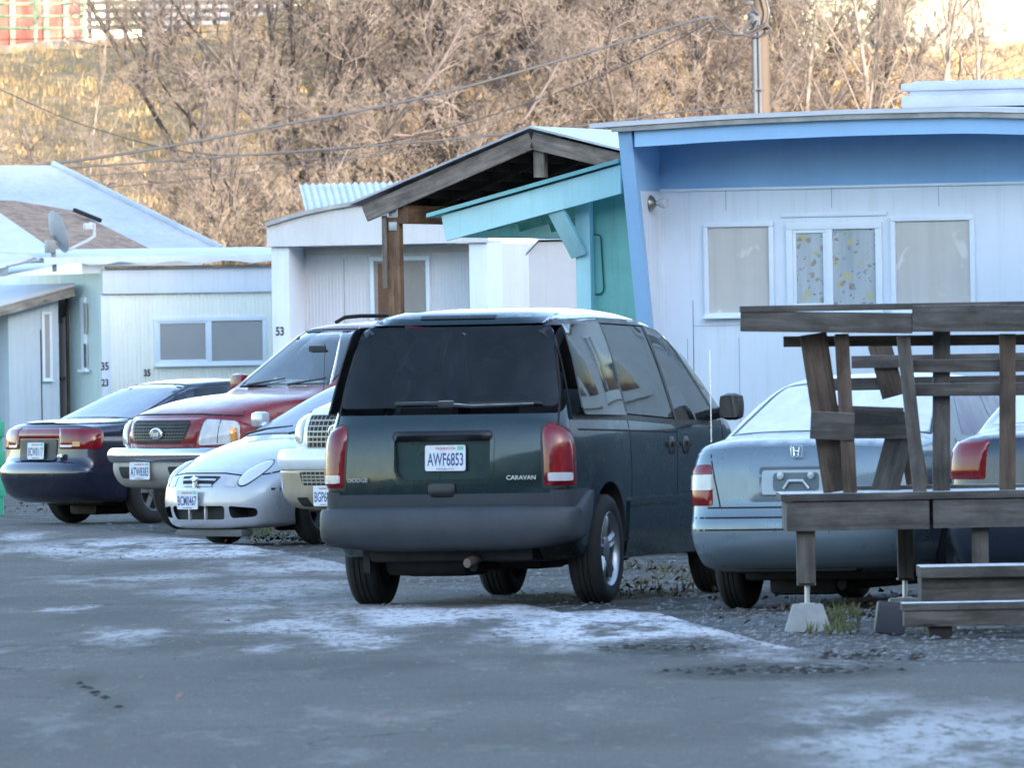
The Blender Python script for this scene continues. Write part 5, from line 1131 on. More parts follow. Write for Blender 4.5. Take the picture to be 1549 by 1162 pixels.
wa, wb_ = Le.f(66, 476), Le.f(75, 572); fl = window(Le, 'w', wa.x, wb_.x, wb_.z, wa.z, 0, frame_w, blind('lean_pane', (.40, .38, .35)), .035, label='tall narrow window')
b = MB(); q = Le.f(63, 600); b.box((q.x, -.004, q.z/2+.4), (.012, .006, 1.9)); b.done('panel_joint', gap, Le.root)
Le.box('back_wall', (Le.f(-60, 500).x, .4, 0), (a.x-.02, .5, zt0), pm('grey_board', (.26, .25, .24), .8, var=.25))
# ---- big frosted roofs behind at the left
m_sheet = pm('frosted_metal_sheet', (.37, .41, .49), .45, .15, var=.14, vscale=1.2, frost=.3, flo=.2, fhi=.7)
m_sh = pm('old_shingles', (.26, .15, .085), .9, var=.5, vscale=7, bump=.6, bscale=18, frost=.12, flo=.3)
Bg = Home('house', 'house with a broad frosted metal roof sloping down to the right at the far left', 'house', 100, 400, 142, -25)
k1, k2, k3, k4 = Bg.f(80, 250, 3.0), Bg.f(335, 378, 0), Bg.f(60, 378, 0), Bg.f(-160, 250, 3.0)
b = MB(); b.solid([[k4, k1], [k3+Vector((-1.2, 0, 0)), k2]], (0, 0, -.06)); b.done('roof', m_sheet, Bg.root, 30)
b = MB(); p = [k4.lerp(k3+Vector((-1.2, 0, 0)), 0), k1, k2, k3+Vector((-1.2, 0, 0))]
e = k1.lerp(k2, 1); b.board(k1+Vector((0, 0, .03)), k2+Vector((0, 0, .03)), .06, .06); b.done('roof_edge', pm('flashing', (.48, .52, .56), .5, .3), Bg.root)
b = MB(); b.poly([(k4.x, 3.05, 0), (k1.x, 3.05, 0), (k1.x, 3.05, k1.z-.07), (k4.x, 3.05, k1.z-.07)], (0, 5, 0)); b.box(((k3.x-1.2+k2.x)/2, .4, k2.z/2-.05), (k2.x-k3.x+.9, .2, k2.z-.1)); b.done('wall', white_flat, Bg.root)
Bs = Home('house', 'low house with old brown shingle roof half covered in frost at the far left', 'house', 60, 400, 137, -25)
g = [Bs.f(-120, 300, 2.6), Bs.f(20, 303, 2.6), Bs.f(110, 318, 2.2), Bs.f(235, 380, 0)]; g2 = [Bs.f(-180, 380, 0), Bs.f(10, 381, -.02), Bs.f(100, 381, -.02), Bs.f(236, 381, -.02)]
b = MB(); b.solid([g, g2], (0, 0, -.06)); b.done('roof', m_sh, Bs.root, 30)
b = MB(); a_, c_ = Bs.f(110, 323, 1.9), Bs.f(150, 336, 1.5); b.board(a_+Vector((0, -.05, .05)), c_+Vector((0, -.05, .02)), .05, .05); b.done('roof_gap_shade', MT['black'], Bs.root)  # black strip standing in for the dark hole under the metal sheet
b = MB(); b.box(((g2[0].x+g2[3].x)/2, .5, g2[1].z/2-.03), (g2[3].x-g2[0].x-.3, .2, g2[1].z-.06)); b.done('wall', white_flat, Bs.root)
Bw = Home('trailer', 'small trailer with rounded frosted roof behind the blue lean-to', 'trailer', 20, 400, 133.5, -25)
g = [Bw.f(-80, 310, 2.2), Bw.f(0, 322, 2.0), Bw.f(78, 376, .1)]; g2 = [Bw.f(-140, 396, -.2), Bw.f(-10, 402, -.2), Bw.f(72, 385, -.2)]
b = MB(); b.solid([g, g2], (0, 0, -.05)); b.done('roof', roof_frost, Bw.root, 30)
ed = [Bw.f(2, 432, -.3), Bw.f(14, 402, -.3), Bw.f(40, 396, -.3), Bw.f(66, 384, -.3)]
b = MB(); b.solid([[p for p in ed], [p+Vector((.0, .9, 0)) for p in ed]], (0, 0, -.02)); b.done('roof_skirt', pm('skirt_grey', (.24, .27, .28), .6, .2, var=.25), Bw.root, 30)
b = MB(); b.poly([(ed[0].x-1.2, -.1, 0), (ed[3].x+.6, -.1, 0), (ed[3].x+.6, -.1, ed[3].z-.1), (ed[1].x, -.1, ed[1].z-.12), (ed[0].x-1.2, -.1, ed[0].z-.02)], (0, 3, 0)); b.done('wall', white_flat, Bw.root)
# ---- satellite dish
dq = at(82, 380, 129.6); dd = empty('satellite_dish', dq, R(20)); tag(dd, 'grey satellite dish on a bent arm above the mint mobile home roof', 'satellite dish')
b = MB(); Mx = Matrix.Translation((0, 0, .22)) @ Matrix.Rotation(R(72), 4, 'Y') @ Matrix.Rotation(R(-8), 4, 'X') @ Matrix.Diagonal((1, .8, 1, 1)); b.lathe([(0, 0), (.1, .01), (.2, .04), (.27, .075), (.275, .07), (.2, .03), (.1, 0), (0, -.01)], 28, Mx); b.done('reflector', pm('dish_grey', (.40, .42, .44), .6, var=.1), dd, 40)
b = MB(); b.tube([(.03, 0, .12), (.2, 0, .02), (.42, 0, .12), (.52, 0, .18), (.52, 0, .33), (.46, 0, .34)], .02, 8); b.box((.44, 0, .30), (.1, .08, .08), None, .01); b.done('feed_arm', pm('arm_white', (.6, .62, .64), .5), dd, 40)
b = MB(); b.tube([(0, 0, -.25), (-.02, 0, .2)], .03, 8); b.box((-.05, 0, .06), (.1, .16, .16), None, .01); b.done('mount', pm('mount_grey', (.25, .26, .27), .5, .3), dd)
# ---- green fence scrap at the far left edge
gp = gnd(19, 772); gf = empty('fence', (gp.x, 103, 0)); tag(gf, 'green painted board fence at the far left behind the navy saloon car', 'fence')
grn = siding('green_board', (.03, .33, .20), 0, dirt=.3, streak=(.02, .1, .07))
for z in (.42, .72, 1.0): b = MB(); b.box((-.9, 0, z-.16), (2.0, .03, .15), None, .005); b.done('rail', grn, gf)
for x in (-.8, .03): b = MB(); b.box((x, .05, .47), (.09, .09, .94), None, .005); b.done('post', grn, gf)
# ================================================================== timber deck on pier blocks
wf = wood('deck_board', (.12, .11, .10), (.05, .044, .038), frost=.95); wp = wood('deck_post', (.135, .095, .070), (.055, .036, .027)); wg = wood('deck_rail', (.135, .122, .110), (.055, .048, .042), frost=.9)
K = Home('deck', 'weathered grey timber deck with slatted rails and frosted boards beside the pale saloon', 'deck', 1300, 800, 56.6, 0)
dz = K.f(1290, 746).z
def kb(name, segs, mat, w, th=.04, up=(0, 0, 1), yoff=0):
    b = MB()
    for (a, c_) in segs: b.board(K.f(*a), K.f(*c_), w, th, up)
    return b.done(name, mat, K.root, 30)
b = MB(); l0, l1 = K.f(1181, 745), K.f(1412, 750)
for k in range(7): b.board((l0.x, .06+k*.145, dz-.02), (l1.x+1.1, .06+k*.145, dz-.02), .04, .135)
b.done('floor_boards', wf, K.root, 30)
r0_, r1_ = K.f(1190, 780), K.f(1406, 780); rim_h = K.f(1290, 756).z-K.f(1290, 800).z
b = MB(); b.board((r0_.x, .03, dz-.045-rim_h/2), (r1_.x, .03, dz-.045-rim_h/2), rim_h, .04); b.board((r0_.x+.02, .06, dz-.045-rim_h/2), (r0_.x+.02, 1.0, dz-.045-rim_h/2), rim_h, .04); b.board((r0_.x, 1.0, dz-.045-rim_h/2), (r1_.x+1.0, 1.0, dz-.045-rim_h/2), rim_h, .04); b.board((r1_.x+.02, .02, dz-.045-rim_h/2), (r1_.x+1.1, .02, dz-.045-rim_h/2), rim_h*.95, .04); b.done('rim_joist', wg, K.root, 30)
def post(name, px0, px1, py0, py1, y, mat=wp, th=.07, tw=0):
    a, c_ = K.f(px0, py0, y), K.f(px1, py1, y); b = MB(); b.box(((a.x+c_.x)/2, y, (a.z+c_.z)/2), (abs(c_.x-a.x), th, abs(a.z-c_.z)), None, .004); return b.done(name, mat, K.root, 30)
post('leg', 1204, 1234, 796, 886, .10, wg, .09); post('leg', 1357, 1382, 796, 878, .92, wg, .09); post('leg', 1470, 1496, 796, 890, .10, wg, .09)
for (px, py0, py1, y) in ((1221, 884, 915, .10), (1369, 876, 906, .92), (1483, 886, 915, .1)):
    a, c_ = K.f(px, py0, y), K.f(px, py1, y); b = MB(); b.tube([a, c_], .014, 10); b.box((a.x, y, a.z+.0), (.09, .09, .008)); b.box((c_.x, y, c_.z+.004), (.08, .08, .008)); b.done('jack_screw', pm('jack_zinc', (.45, .46, .48), .4, .7), K.root)
# slanted uprights and square posts of the rail
def slant(name, p0, p1, w_px, y0, y1, mat, th=.04):
    a, c_ = K.f(*p0, y0), K.f(*p1, y1); b = MB(); b.board(a, c_, w_px*56.6/F, th, (1, 0, 0)); return b.done(name, mat, K.root, 30)
slant('slanted_upright', (1230, 505), (1266, 744), 41, .14, .14, wp); slant('slanted_upright', (1330, 520), (1352, 600), 36, .98, .98, wp); slant('slanted_upright', (1362, 655), (1338, 744), 42, .78, .78, wg)
slant('rail_post', (1273, 505), (1286, 746), 21, .08, .08, wp, .08); slant('rail_post', (1366, 508), (1392, 748), 20, .06, .06, wg, .08); slant('rail_post', (1424, 500), (1424, 744), 26, .2, .2, wg, .08); slant('rail_post', (1524, 505), (1524, 746), 24, .08, .08, wp, .08)
slant('slanted_upright', (1374, 655), (1390, 744), 34, .98, .98, wp)
b = MB(); a, c_ = K.f(1120, 486, -.02), K.f(1380, 489, -.02); b.board(a, c_, abs(K.f(1200, 470).z-K.f(1200, 501).z), .045); a, c_ = K.f(1380, 482, -.03), K.f(1640, 481, -.03); b.board(a, c_, abs(K.f(1200, 462).z-K.f(1200, 502).z), .045); b.done('top_rail', wg, K.root, 30)
b = MB(); a, c_ = K.f(1119, 464.5, .06), K.f(1640, 462, .06); b.board((a.x, .05, a.z-.012), (c_.x, .05, a.z-.012), .034, .20); b.done('cap_board', wg, K.root, 30)
kb('lower_rail', [((1185, 517, .2), (1640, 513, .2))], wp, .058)
for (x0, x1, y0_, y1_, yy) in ((1288, 1640, 548, 541, .95), (1258, 1640, 582, 575, 1.0), (1375, 1640, 554, 552, .125), (1375, 1640, 590, 588, .125)):
    kb('slat', [((x0, y0_, yy), (x1, y1_, yy))], wg, .068)
kb('seat_back_board', [((1226, 643, .05), (1292, 646, .05))], wg, .148, .045); kb('seat_back_board', [((1270, 643, .74), (1375, 643, .74))], wg, .148, .045)
kb('arm_board', [((1262, 617, .6), (1366, 621, .6))], wg, .03, .16)
kb('kick_board', [((1290, 742, .96), (1640, 738, .96))], wf, .05, .06)
# steps
Sp = Home('step', 'small wooden step of stacked boards beside the deck', 'step', 1420, 880, 55.6, 0)
b = MB()
for (py0, py1) in ((872, 890), (891, 913)):
    a, c_ = Sp.f(1394, py0), Sp.f(1640, py1); b.box(((a.x+c_.x)/2, .3, (a.z+c_.z)/2), (c_.x-a.x, .5, a.z-c_.z), None, .005)
b.done('riser', wg, Sp.root, 30); a, c_ = Sp.f(1392, 858), Sp.f(1642, 871); b = MB(); b.box(((a.x+c_.x)/2, .28, (a.z+c_.z)/2), (c_.x-a.x, .6, a.z-c_.z), None, .006); b.done('tread', wf, Sp.root, 30)
a, c_ = Sp.f(1398, 914), Sp.f(1400, 940); 
for x in (a.x+.05, a.x+.8): b = MB(); b.box((x, .3, a.z/2), (.09, .4, a.z), None, .004); b.done('support', wg, Sp.root, 30)
Sb = Home('bottom_step', 'low frosted plank step lying in front of the wooden step', 'step', 1420, 930, 54.9, 0)
a, c_ = Sb.f(1364, 913), Sb.f(1660, 944); b = MB(); b.box(((a.x+c_.x)/2, .1, a.z-.02), (c_.x-a.x, .26, .04), None, .006); b.done('tread', wf, Sb.root, 30)
b = MB(); b.box(((a.x+c_.x)/2, .08, (a.z-.04+c_.z)/2), (c_.x-a.x-.02, .2, a.z-.04-c_.z), None, .006); b.done('riser', wg, Sb.root, 30)
for x in (a.x+.2, c_.x-.2): b = MB(); b.box((x, .1, c_.z/2+.005), (.12, .18, c_.z+.01), None, .004); b.done('support', MT['black'], Sb.root, 30)
bq = gnd(1348, 962); b = MB(); b.box((0, 0, .085), (.16, .2, .17), Matrix.Rotation(R(8), 3, 'Y'), .02); o_ = b.done('block', pm('dark_block', (.02, .024, .035), .6, var=.3), None, 30, loc=(bq.x, bq.y+.05, .005)); tag(o_, 'dark plastic covered block propping the end of the low plank step', 'block')
# pier blocks
m_con = pm('concrete', (.27, .28, .28), .9, var=.2, vscale=7, bump=.5, bscale=30)
def pier(px, py, w0, w1, h, label, y):
    q = K.f(px, py, y); b = MB(); b.box((0, 0, h/2), (w0*Q, w0*Q, h), None, .012, w1/w0); o_ = b.done('pier_block', m_con, None, 30, loc=(K.org.x+q.x, K.org.y+y, 0)); tag(o_, label, 'pier block', 'concrete pier blocks under the deck legs')
pz = K.f(1221, 914, .10).z; pier(1222, 930, .30, .19, pz, 'tapered concrete pier block under the front left deck leg', .10)
pz2 = K.f(1369, 905, .92).z; pier(1369, 930, .30, .2, pz2, 'concrete pier block under the rear deck leg behind the dark block', .92); pz3 = K.f(1483, 914, .1).z; pier(1483, 930, .3, .19, pz3, 'concrete pier block hidden beside the wooden step', .10)
# ---- neighbouring trailer out of frame whose windows show in the minivan's side glass
Nb = Home('mobile_home', 'white neighbouring mobile home with square windows reflected in the minivan side glass', 'mobile home', 1740, 500, 67.5, 0)
Nb.box('wall', (0, 0, 1.5), (3.0, 8.5, 3.3), white_flat); Nb.box('lower_wall', (.01, .01, 0), (2.99, 8.49, 1.5), siding('navy_reflected_wall', (.02, .035, .075), 30, 'Y', .3, dirt=.1)); Nb.box('roof', (-.15, -.2, 3.3), (3.2, 8.7, 3.4), roof_frost)  # navy lower wall added to darken what the van's side reflects
nbp = pm('dark_pane', (.05, .06, .08), .1, 0, .5, var=.2)
for k in range(4):
    y = .5+k*2.0; z_ = 2.0; f_ = Nb.box('window', (-.03, y, z_), (0.0, y+1.35, z_+1.0), frame_w); Nb.box('pane', (-.036, y+.09, z_+.09), (-.031, y+.63, z_+.91), nbp, f_); Nb.box('pane', (-.036, y+.72, z_+.09), (-.031, y+1.26, z_+.91), nbp, f_)
# ================================================================== hill, trees, pole, wires
def crest(x):
    return keys([(-40, 7.4), (-12, 7.5), (-9, 7.55), (-5.5, 8.0), (-3, 8.6), (0, 9.6), (2.5, 9.4), (4.2, 8.0), (5.5, 7.2), (8, 7.2), (12, 7.5), (40, 8)])(x)
def hz(x, y):
    t = (y-178)/30.0
    if t <= 0: return -.02
    c = crest(x*208/max(y, 150)); s_ = sstep(0, 1, min(1, t*.92+.0)) if t < 1 else 1
    z = c*(.35*min(1, t)+.65*s_)
    if y > 208: z += (y-208)*(.012 if x < -3 else .02)
    return z + .18*mnoise.noise(Vector((x*.5, y*.35, 0)))*min(1, t*3) - .02
m_hill, t, o = nt('dry_hillside'); b_ = t.nodes.new('ShaderNodeBsdfPrincipled'); L(t, b_.outputs[0], o.inputs[0]); v = coord(t)
c = ramp(t, noi(t, v, .9, 6, .65), [(.3, (.50, .31, .14)), (.5, (.62, .405, .19)), (.72, (.68, .48, .26))])
c = mixc(t, ramp(t, noi(t, v, 9, 5, .7), [(.4, .35), (.6, 0)]), c, (.26, .17, .10)); c = mixc(t, ramp(t, noi(t, coord(t, 'Object', (6, 6, 2)), 1.4, 5, .7), [(.58, 0), (.7, .6)]), c, (.70, .60, .42))
L(t, c, b_.inputs['Base Color']); b_.inputs['Roughness'].default_value = .95
bn = N(t, 'ShaderNodeBump', Strength=1, Distance=.25); L(t, noi(t, v, 5, 6, .7), bn.inputs['Height']); L(t, bn.outputs[0], b_.inputs['Normal'])
xs = [-150, -100, -70, -50, -35] + [-25+k*.8 for k in range(63)] + [35, 50, 70, 100, 150]; ys = [178, 178.5] + [179+k*.9 for k in range(44)] + [222, 230, 245, 270, 320]
b = MB(); b.sheet([[(x, y, hz(x, y)) for x in xs] for y in ys]); tag(b.done('hillside', m_hill, smooth=True, fix=True), kind='structure')
# far wooded rise at the right, and the ridge behind the camera that shades the trailer park
m_far = pm('far_slope', (.13, .135, .135), .95, var=.3, vscale=.2)
b = MB(); b.sheet([[(x, y, (y-330)*.10*(1+.25*mnoise.noise(Vector((x*.03, y*.02, 3))))-4) for x in range(-200, 201, 10)] for y in (330, 360, 400, 430)]); tag(b.done('far_hill', m_far, smooth=True), kind='structure')
az = Vector((.55, -.835, 0)).normalized(); tn = Vector((-az.y, az.x, 0))
RD, RH = 100.0, 48.8
rows = []
for d_, k in ((-60, 0), (-45, .1), (-25, .45), (-8, .85), (0, 1), (12, 1.02), (40, .9), (120, .6)):
    rows.append([az*(RD+d_) + tn*s + Vector((0, 0, RH*k*(1+.012*mnoise.noise(Vector((s*.05, d_*.05, 1)))) - .5)) for s in range(-420, 421, 20)])
b = MB(); b.sheet(rows); tag(b.done('ridge', pm('ridge_earth', (.16, .13, .09), .95, var=.3, vscale=.15), smooth=True), kind='structure')
# --- dry grass tufts on the sunlit slope
r3 = random.Random(11); b = MB(); bm = b.bm
def tuft(x, y, h, n):
    z = hz(x, y); h *= .5
    for j in range(n):
        dx, dy = r3.uniform(-.16, .16), r3.uniform(-.12, .12); w_ = r3.uniform(.006, .016); lx, ly = r3.uniform(-.25, .25)*h, r3.uniform(-.2, .2)*h
        bm.faces.new([bm.verts.new(q) for q in ((x+dx-w_, y+dy, z-.03), (x+dx+w_, y+dy, z-.03), (x+dx+lx+w_*.3, y+dy+ly, z+h*r3.uniform(.6, 1.1)))])
for k in range(9000):
    y = r3.uniform(180, 216); x = r3.uniform(-11.5, 11.5)*y/205; tuft(x, y, r3.uniform(.15, .45), 6)
m_gt, t, o = nt('dry_grass_blades'); b_ = t.nodes.new('ShaderNodeBsdfPrincipled'); L(t, b_.outputs[0], o.inputs[0]); v = coord(t)
c = ramp(t, noi(t, v, 2.6, 7, .75), [(.3, (.52, .32, .145)), (.5, (.63, .415, .195)), (.7, (.70, .50, .27))]); L(t, c, b_.inputs['Base Color']); b_.inputs['Roughness'].default_value = .9
tag(b.done('dry_grass', m_gt, smooth=None, fix=False), 'golden dry grass covering the sunlit hillside', kind='stuff')
# --- bare trees: several grown shapes, copied
def grow_tree(seed, H, stems, spread, curl=.5, dens=1.0, up=.25, fat=1.0):
    r = random.Random(seed); T0 = MB(); T1 = MB()
    def rv(): return Vector((r.gauss(0, 1), r.gauss(0, 1), r.gauss(0, 1)))
    def limb(p, d, ln, rad, lev, n):
        pts = [p.copy()]; rs = [rad]; q = p.copy(); d = d.normalized()
        for k in range(n):
            d = (d + rv()*.16*curl + Vector((0, 0, up*.25))).normalized(); q = q + d*ln/n; pts.append(q.copy()); rs.append(max(.0034*fat, rad*(1-.72*(k+1)/n)))
        (T0 if lev < 2 else T1).tube(pts, rs, 6 if lev == 0 else (4 if lev == 1 else 3), cap=False)
        if lev >= 4: return
        kids = {0: int(8*dens), 1: int(7*dens), 2: int(6*dens), 3: int(5*dens)}[lev]
        for k in range(kids):
            f = r.uniform(.22 if lev == 0 else .1, 1.0); i = min(n-1, int(f*n)); a = pts[i].lerp(pts[i+1], f*n-i)
            base = (pts[i+1]-pts[i]).normalized(); side = rv(); side = (side - base*side.dot(base)).normalized()
            nd = base*r.uniform(.35, .9) + side*r.uniform(.5, 1.0) + Vector((0, 0, up*.4))
            nl = ln*r.uniform(.32, .6)*(1-.35*f)
            limb(a, nd, nl, max(.0048*fat, rs[i]*.50), lev+1, 4 if lev < 2 else 3)
    for k in range(stems):
        a = k*2*pi/stems + r.uniform(-.5, .5); limb(Vector((math.cos(a)*.12*(stems > 1), math.sin(a)*.12*(stems > 1), -.1)), Vector((math.cos(a)*spread, math.sin(a)*spread, 1)), H*r.uniform(.75, 1.0), .055*H/4 if stems > 1 else (.085 if H < 7 else .036)*H/4, 0, 7)
    def fin(mb, nm):
        me = bpy.data.meshes.new(nm); mb.bm.to_mesh(me); mb.bm.free(); me.shade_smooth(); return me
    return fin(T0, 'trunk'), fin(T1, 'crown')
bark = pm('grey_bark', (.135, .108, .10), .9, var=.35, vscale=3); bark_d = pm('dark_bark', (.075, .06, .057), .9, var=.35, vscale=3); twig = pm('mauve_twigs', (.23, .185, .155), .9, var=.45, vscale=1.5); pale = pm('pale_bark', (.24, .20, .165), .9, var=.35, vscale=4); twig_b = pm('tan_twigs', (.28, .22, .165), .9, var=.3, vscale=1.5); twig_far = pm('far_twigs', (.22, .23, .24), .95, var=.15)
KIND = {}
for nm, args, tm, wm in (('arching', (1, 5.2, 4, .55, 1.1, 1.15, .05), bark, twig), ('upright', (2, 6.0, 2, .25, .7, 1.1, .35), bark_d, twig), ('broad', (3, 5.0, 5, .8, 1.3, 1.15, .0), bark, twig), ('shrubby', (4, 3.0, 8, .7, .9, .85, .15), bark, twig_b), ('slim', (5, 8.0, 1, .05, .6, .95, .5), pale, twig_b), ('dense', (6, 5.6, 6, .5, 1.0, 1.1, .15), bark_d, twig), ('thicket', (8, 2.2, 10, .9, 1.2, .8, .1), bark, twig_b)):
    ta, tb2 = grow_tree(*args); ta.materials.append(tm); tb2.materials.append(wm); KIND[nm] = (ta, tb2)
def plant(name, kind, x, y, label, s=1.0, rz=None, group=None, cat='tree', z=None, sx=Q):
    o_ = empty(name, (x, y, (hz(x, y) if z is None else z)-.05), r3.uniform(0, 6.28) if rz is None else rz, (s*sx*1.05, s*sx*1.05, s)); tag(o_, label, cat, group)
    for nm, me in zip(('trunk', 'crown'), KIND[kind]):
        c_ = bpy.data.objects.new(nm, me); COL.objects.link(c_); c_.parent = o_
    return o_
def X(px, Y): return (px-CX)*Y/F
TR = [ # kind, px, depth, scale, label
 ('arching', 300, 196, 1.05, 'arching bare tree on the golden slope right of the green pipe fence'), ('upright', 430, 200, 1.0, 'dark tall bare tree with forked trunk right of the arching tree'), ('broad', 560, 192, 1.15, 'broad bare tree spreading above the corrugated roof'),
 ('dense', 650, 195, 1.15, 'dense dark bare tree left of the carport ridge'), ('arching', 760, 199, 1.2, 'arching bare tree behind the carport ridge'), ('upright', 540, 203, 1.05, 'upright bare tree high on the slope behind the broad tree'),
 ('broad', 870, 197, 1.1, 'broad bare tree above the carport roof'), ('dense', 960, 201, 1.1, 'dense bare tree above the edge of the blue trailer roof'), ('arching', 1060, 198, 1.05, 'arching bare tree just left of the utility pole'), ('upright', 690, 205, 1.1, 'tall bare tree near the top of the slope in the middle'),
 ('broad', 1100, 193, .9, 'low broad bare tree behind the pole foot'), ('slim', 1210, 196, .85, 'slim bare tree first right of the utility pole'), ('slim', 1290, 190, .95, 'slim pale trunk second right of the utility pole'), ('slim', 1345, 193, 1.0, 'slim pale trunk left of the rooftop cooler'), ('slim', 1395, 188, 1.0, 'slim pale trunk above the rooftop cooler'), ('slim', 1425, 195, 1.05, 'slim pale trunk furthest right among the thin trees'), ('slim', 1490, 191, 1.0, 'slim bare tree at the far right edge'),
 ('arching', 1240, 203, .8, 'leaning bare tree behind the slim trunks'), ('dense', 1330, 201, .7, 'bushy bare tree behind the slim pale trunks'), ('broad', 1450, 200, .8, 'broad bare tree at the right edge behind the thin trunks'), ('arching', 100, 190, .75, 'small bare tree above the frosted metal roof'), ('shrubby', 40, 187, 1.1, 'reddish bare shrub at the left edge of the slope'), ('upright', 345, 189, .75, 'thin bare tree above the right end of the metal roof'), ('slim', 130, 193, .55, 'thin sapling on the open golden slope')]
TR += [('dense', 480, 194, 1.05, 'dense bare tree between the dark tall tree and the broad tree above the corrugated roof'), ('arching', 610, 199, 1.1, 'arching bare tree behind the dense tree left of the carport ridge'), ('broad', 700, 191, 1.0, 'low broad bare tree just above the left eave of the carport'), ('dense', 820, 203, 1.05, 'dense bare tree high on the slope above the carport ridge'), ('arching', 920, 193, .95, 'arching bare tree low on the slope above the right side of the carport roof'), ('dense', 1010, 194, .95, 'dense bare tree low on the slope left of the pole'), ('upright', 380, 205, .9, 'bare tree at the top of the slope in front of the plank fence'), ('dense', 1150, 202, .9, 'dense bare tree straight behind the utility pole'), ('broad', 390, 190, .8, 'small broad bare tree between the metal roof and the corrugated roof'), ('arching', 230, 204, .7, 'small arching bare tree at the top of the slope right of the green pipe fence')]
for kd, px, Y, s_, lb in TR: plant('bare_tree', kd, X(px, Y), Y, lb, s_)
# undergrowth: bushes nothing tells apart
base_px = [20, 60, 110, 160, 200, 240, 275, 310, 340, 370, 400, 430, 470, 500, 540, 570, 600, 640, 670, 700, 740, 780, 820, 860, 900, 940, 980, 1020, 1060, 1100, 1140, 1180, 1220, 1260, 1300, 1340, 1380, 1420, 1460, 1500, 1540]
for i, px in enumerate(base_px):
    for j, Y in enumerate((182.5, 187, 192)):
        if px < 260 and j >= 1: continue
        if j == 2 and i % 2: continue
        yy = Y+r3.uniform(-1, 1); plant('bare_shrub', r3.choice(('shrubby', 'thicket')), X(px+r3.uniform(-18, 18)+j*13, yy), yy, 'leafless brown shrub in the thicket along the slope', r3.uniform(.7, 1.15)*(1 if px > 230 else .65), group='leafless shrubs in the hillside thicket', cat='shrub')
for i in range(26):
    px = r3.uniform(480, 1250); yy = r3.uniform(196, 208); plant('bare_shrub', r3.choice(('shrubby', 'thicket')), X(px, yy), yy, 'leafless brown shrub in the thicket along the slope', r3.uniform(.8, 1.2), group='leafless shrubs in the hillside thicket', cat='shrub')
# faint far trees on the rise at the right
far_me = grow_tree(9, 5.6, 6, .5, 1.0, 1.1, .15, 4.0)
for m_ in far_me: m_.materials.append(twig_far)
KIND['far'] = far_me
for i in range(20):
    px = 1185+i*19+r3.uniform(-12, 12); yy = r3.uniform(345, 385); plant('far_tree', 'far', X(px, yy), yy, 'grey leafless tree on the distant rise at the right', r3.uniform(1.1, 1.7), group='grey trees on the distant rise', z=(yy-330)*.10-3.5+2)
# --- top of the slope: retaining wall, green pipe fence, red barn, plank fence
YW = 211.0
wl = empty('retaining_wall', (X(0, YW), YW, 0)); tag(wl, 'pale concrete kerb wall along the top of the slope at the left', 'wall')
pts = [at(px, py, YW) for px, py in ((-60, 75), (0, 70), (60, 62), (130, 58.5), (250, 55), (430, 51), (640, 47))]
b = MB(); b.solid([[Vector((p.x-X(0, YW), 0, p.z)) for p in pts], [Vector((p.x-X(0, YW), 0, p.z-.35-.03*i)) for i, p in enumerate(pts)]], (0, .35, 0)); b.done('coping', pm('pale_concrete', (.48, .42, .36), .9, var=.12, vscale=3), wl, 30)
gm = pm('green_pipe', (.33, .50, .27), .6, var=.15)
gf = empty('fence', (X(60, 213), 213, 0)); tag(gf, 'pale green pipe fence in front of the red barn', 'fence'); ox = X(60, 213)
for py in (5, 24, 42): 
    a, c_ = at(-60, py+.5, 213), at(127, py, 213); b = MB(); b.tube([(a.x-ox, 0, a.z), (c_.x-ox, 0, c_.z)], .03, 8); b.done('rail', gm, gf, 40)
for px in (-30, 53.5, 126.5):
    a, c_ = at(px, 0, 213), at(px, 60, 213); b = MB(); b.tube([(a.x-ox, 0, a.z+.3), (c_.x-ox, 0, c_.z-.4)], .04, 8); b.done('post', gm, gf, 40)
rb_ = empty('barn', (X(30, 222), 222, 0)); tag(rb_, 'salmon red barn wall behind the green pipe fence', 'barn'); ox = X(30, 222)
a, c_ = at(-140, -60, 222), at(112, 58, 222); m_rb = siding('red_barn', (.50, .15, .10), 30, 'X', .3, dirt=.2)
b = MB(); b.box(((a.x+c_.x)/2-ox, 2, (a.z+c_.z)/2-.6), (c_.x-a.x, 4, a.z-c_.z+1.4), None, .01); b.done('wall', m_rb, rb_)
b = MB()
for px in (19, 70, 100): p = at(px, 20, 222); b.box((p.x-ox, -.03, p.z), (.12, .05, 3.4))
b.done('door_track_post', pm('cream_board', (.45, .37, .28), .8, var=.2), rb_)
b = MB(); a2, c2 = at(-140, -62, 221), at(118, -66, 221); b.poly([(a2.x-ox, -.4, a2.z), (c2.x-ox, -.4, a2.z), ((a2.x+c2.x)/2-ox, -.4, a2.z+1.6)], (0, 5, 0)); b.done('roof', metal_rf, rb_)
pfm = wood('plank_grey', (.36, .31, .28), (.2, .16, .14)); pf_ = empty('plank_fence', (X(300, 214), 214, 0)); tag(pf_, 'brown plank corral fence with four rails right of the green pipe fence', 'fence'); ox = X(300, 214)
for k, py in enumerate((2, 14, 27, 39)):
    a, c_ = at(130, py+2, 214), at(560, py-1, 214); b = MB(); b.board((a.x-ox, 0, a.z), (c_.x-ox, 0, c_.z), .085, .04); b.done('rail', pfm, pf_)
for px in range(135, 565, 27):
    a, c_ = at(px, -8, 214.1), at(px, 58, 214.1); b = MB(); b.box((a.x-ox, .1, (a.z+c_.z)/2-.2), (.09, .09, a.z-c_.z+.6)); b.done('post', pfm, pf_)
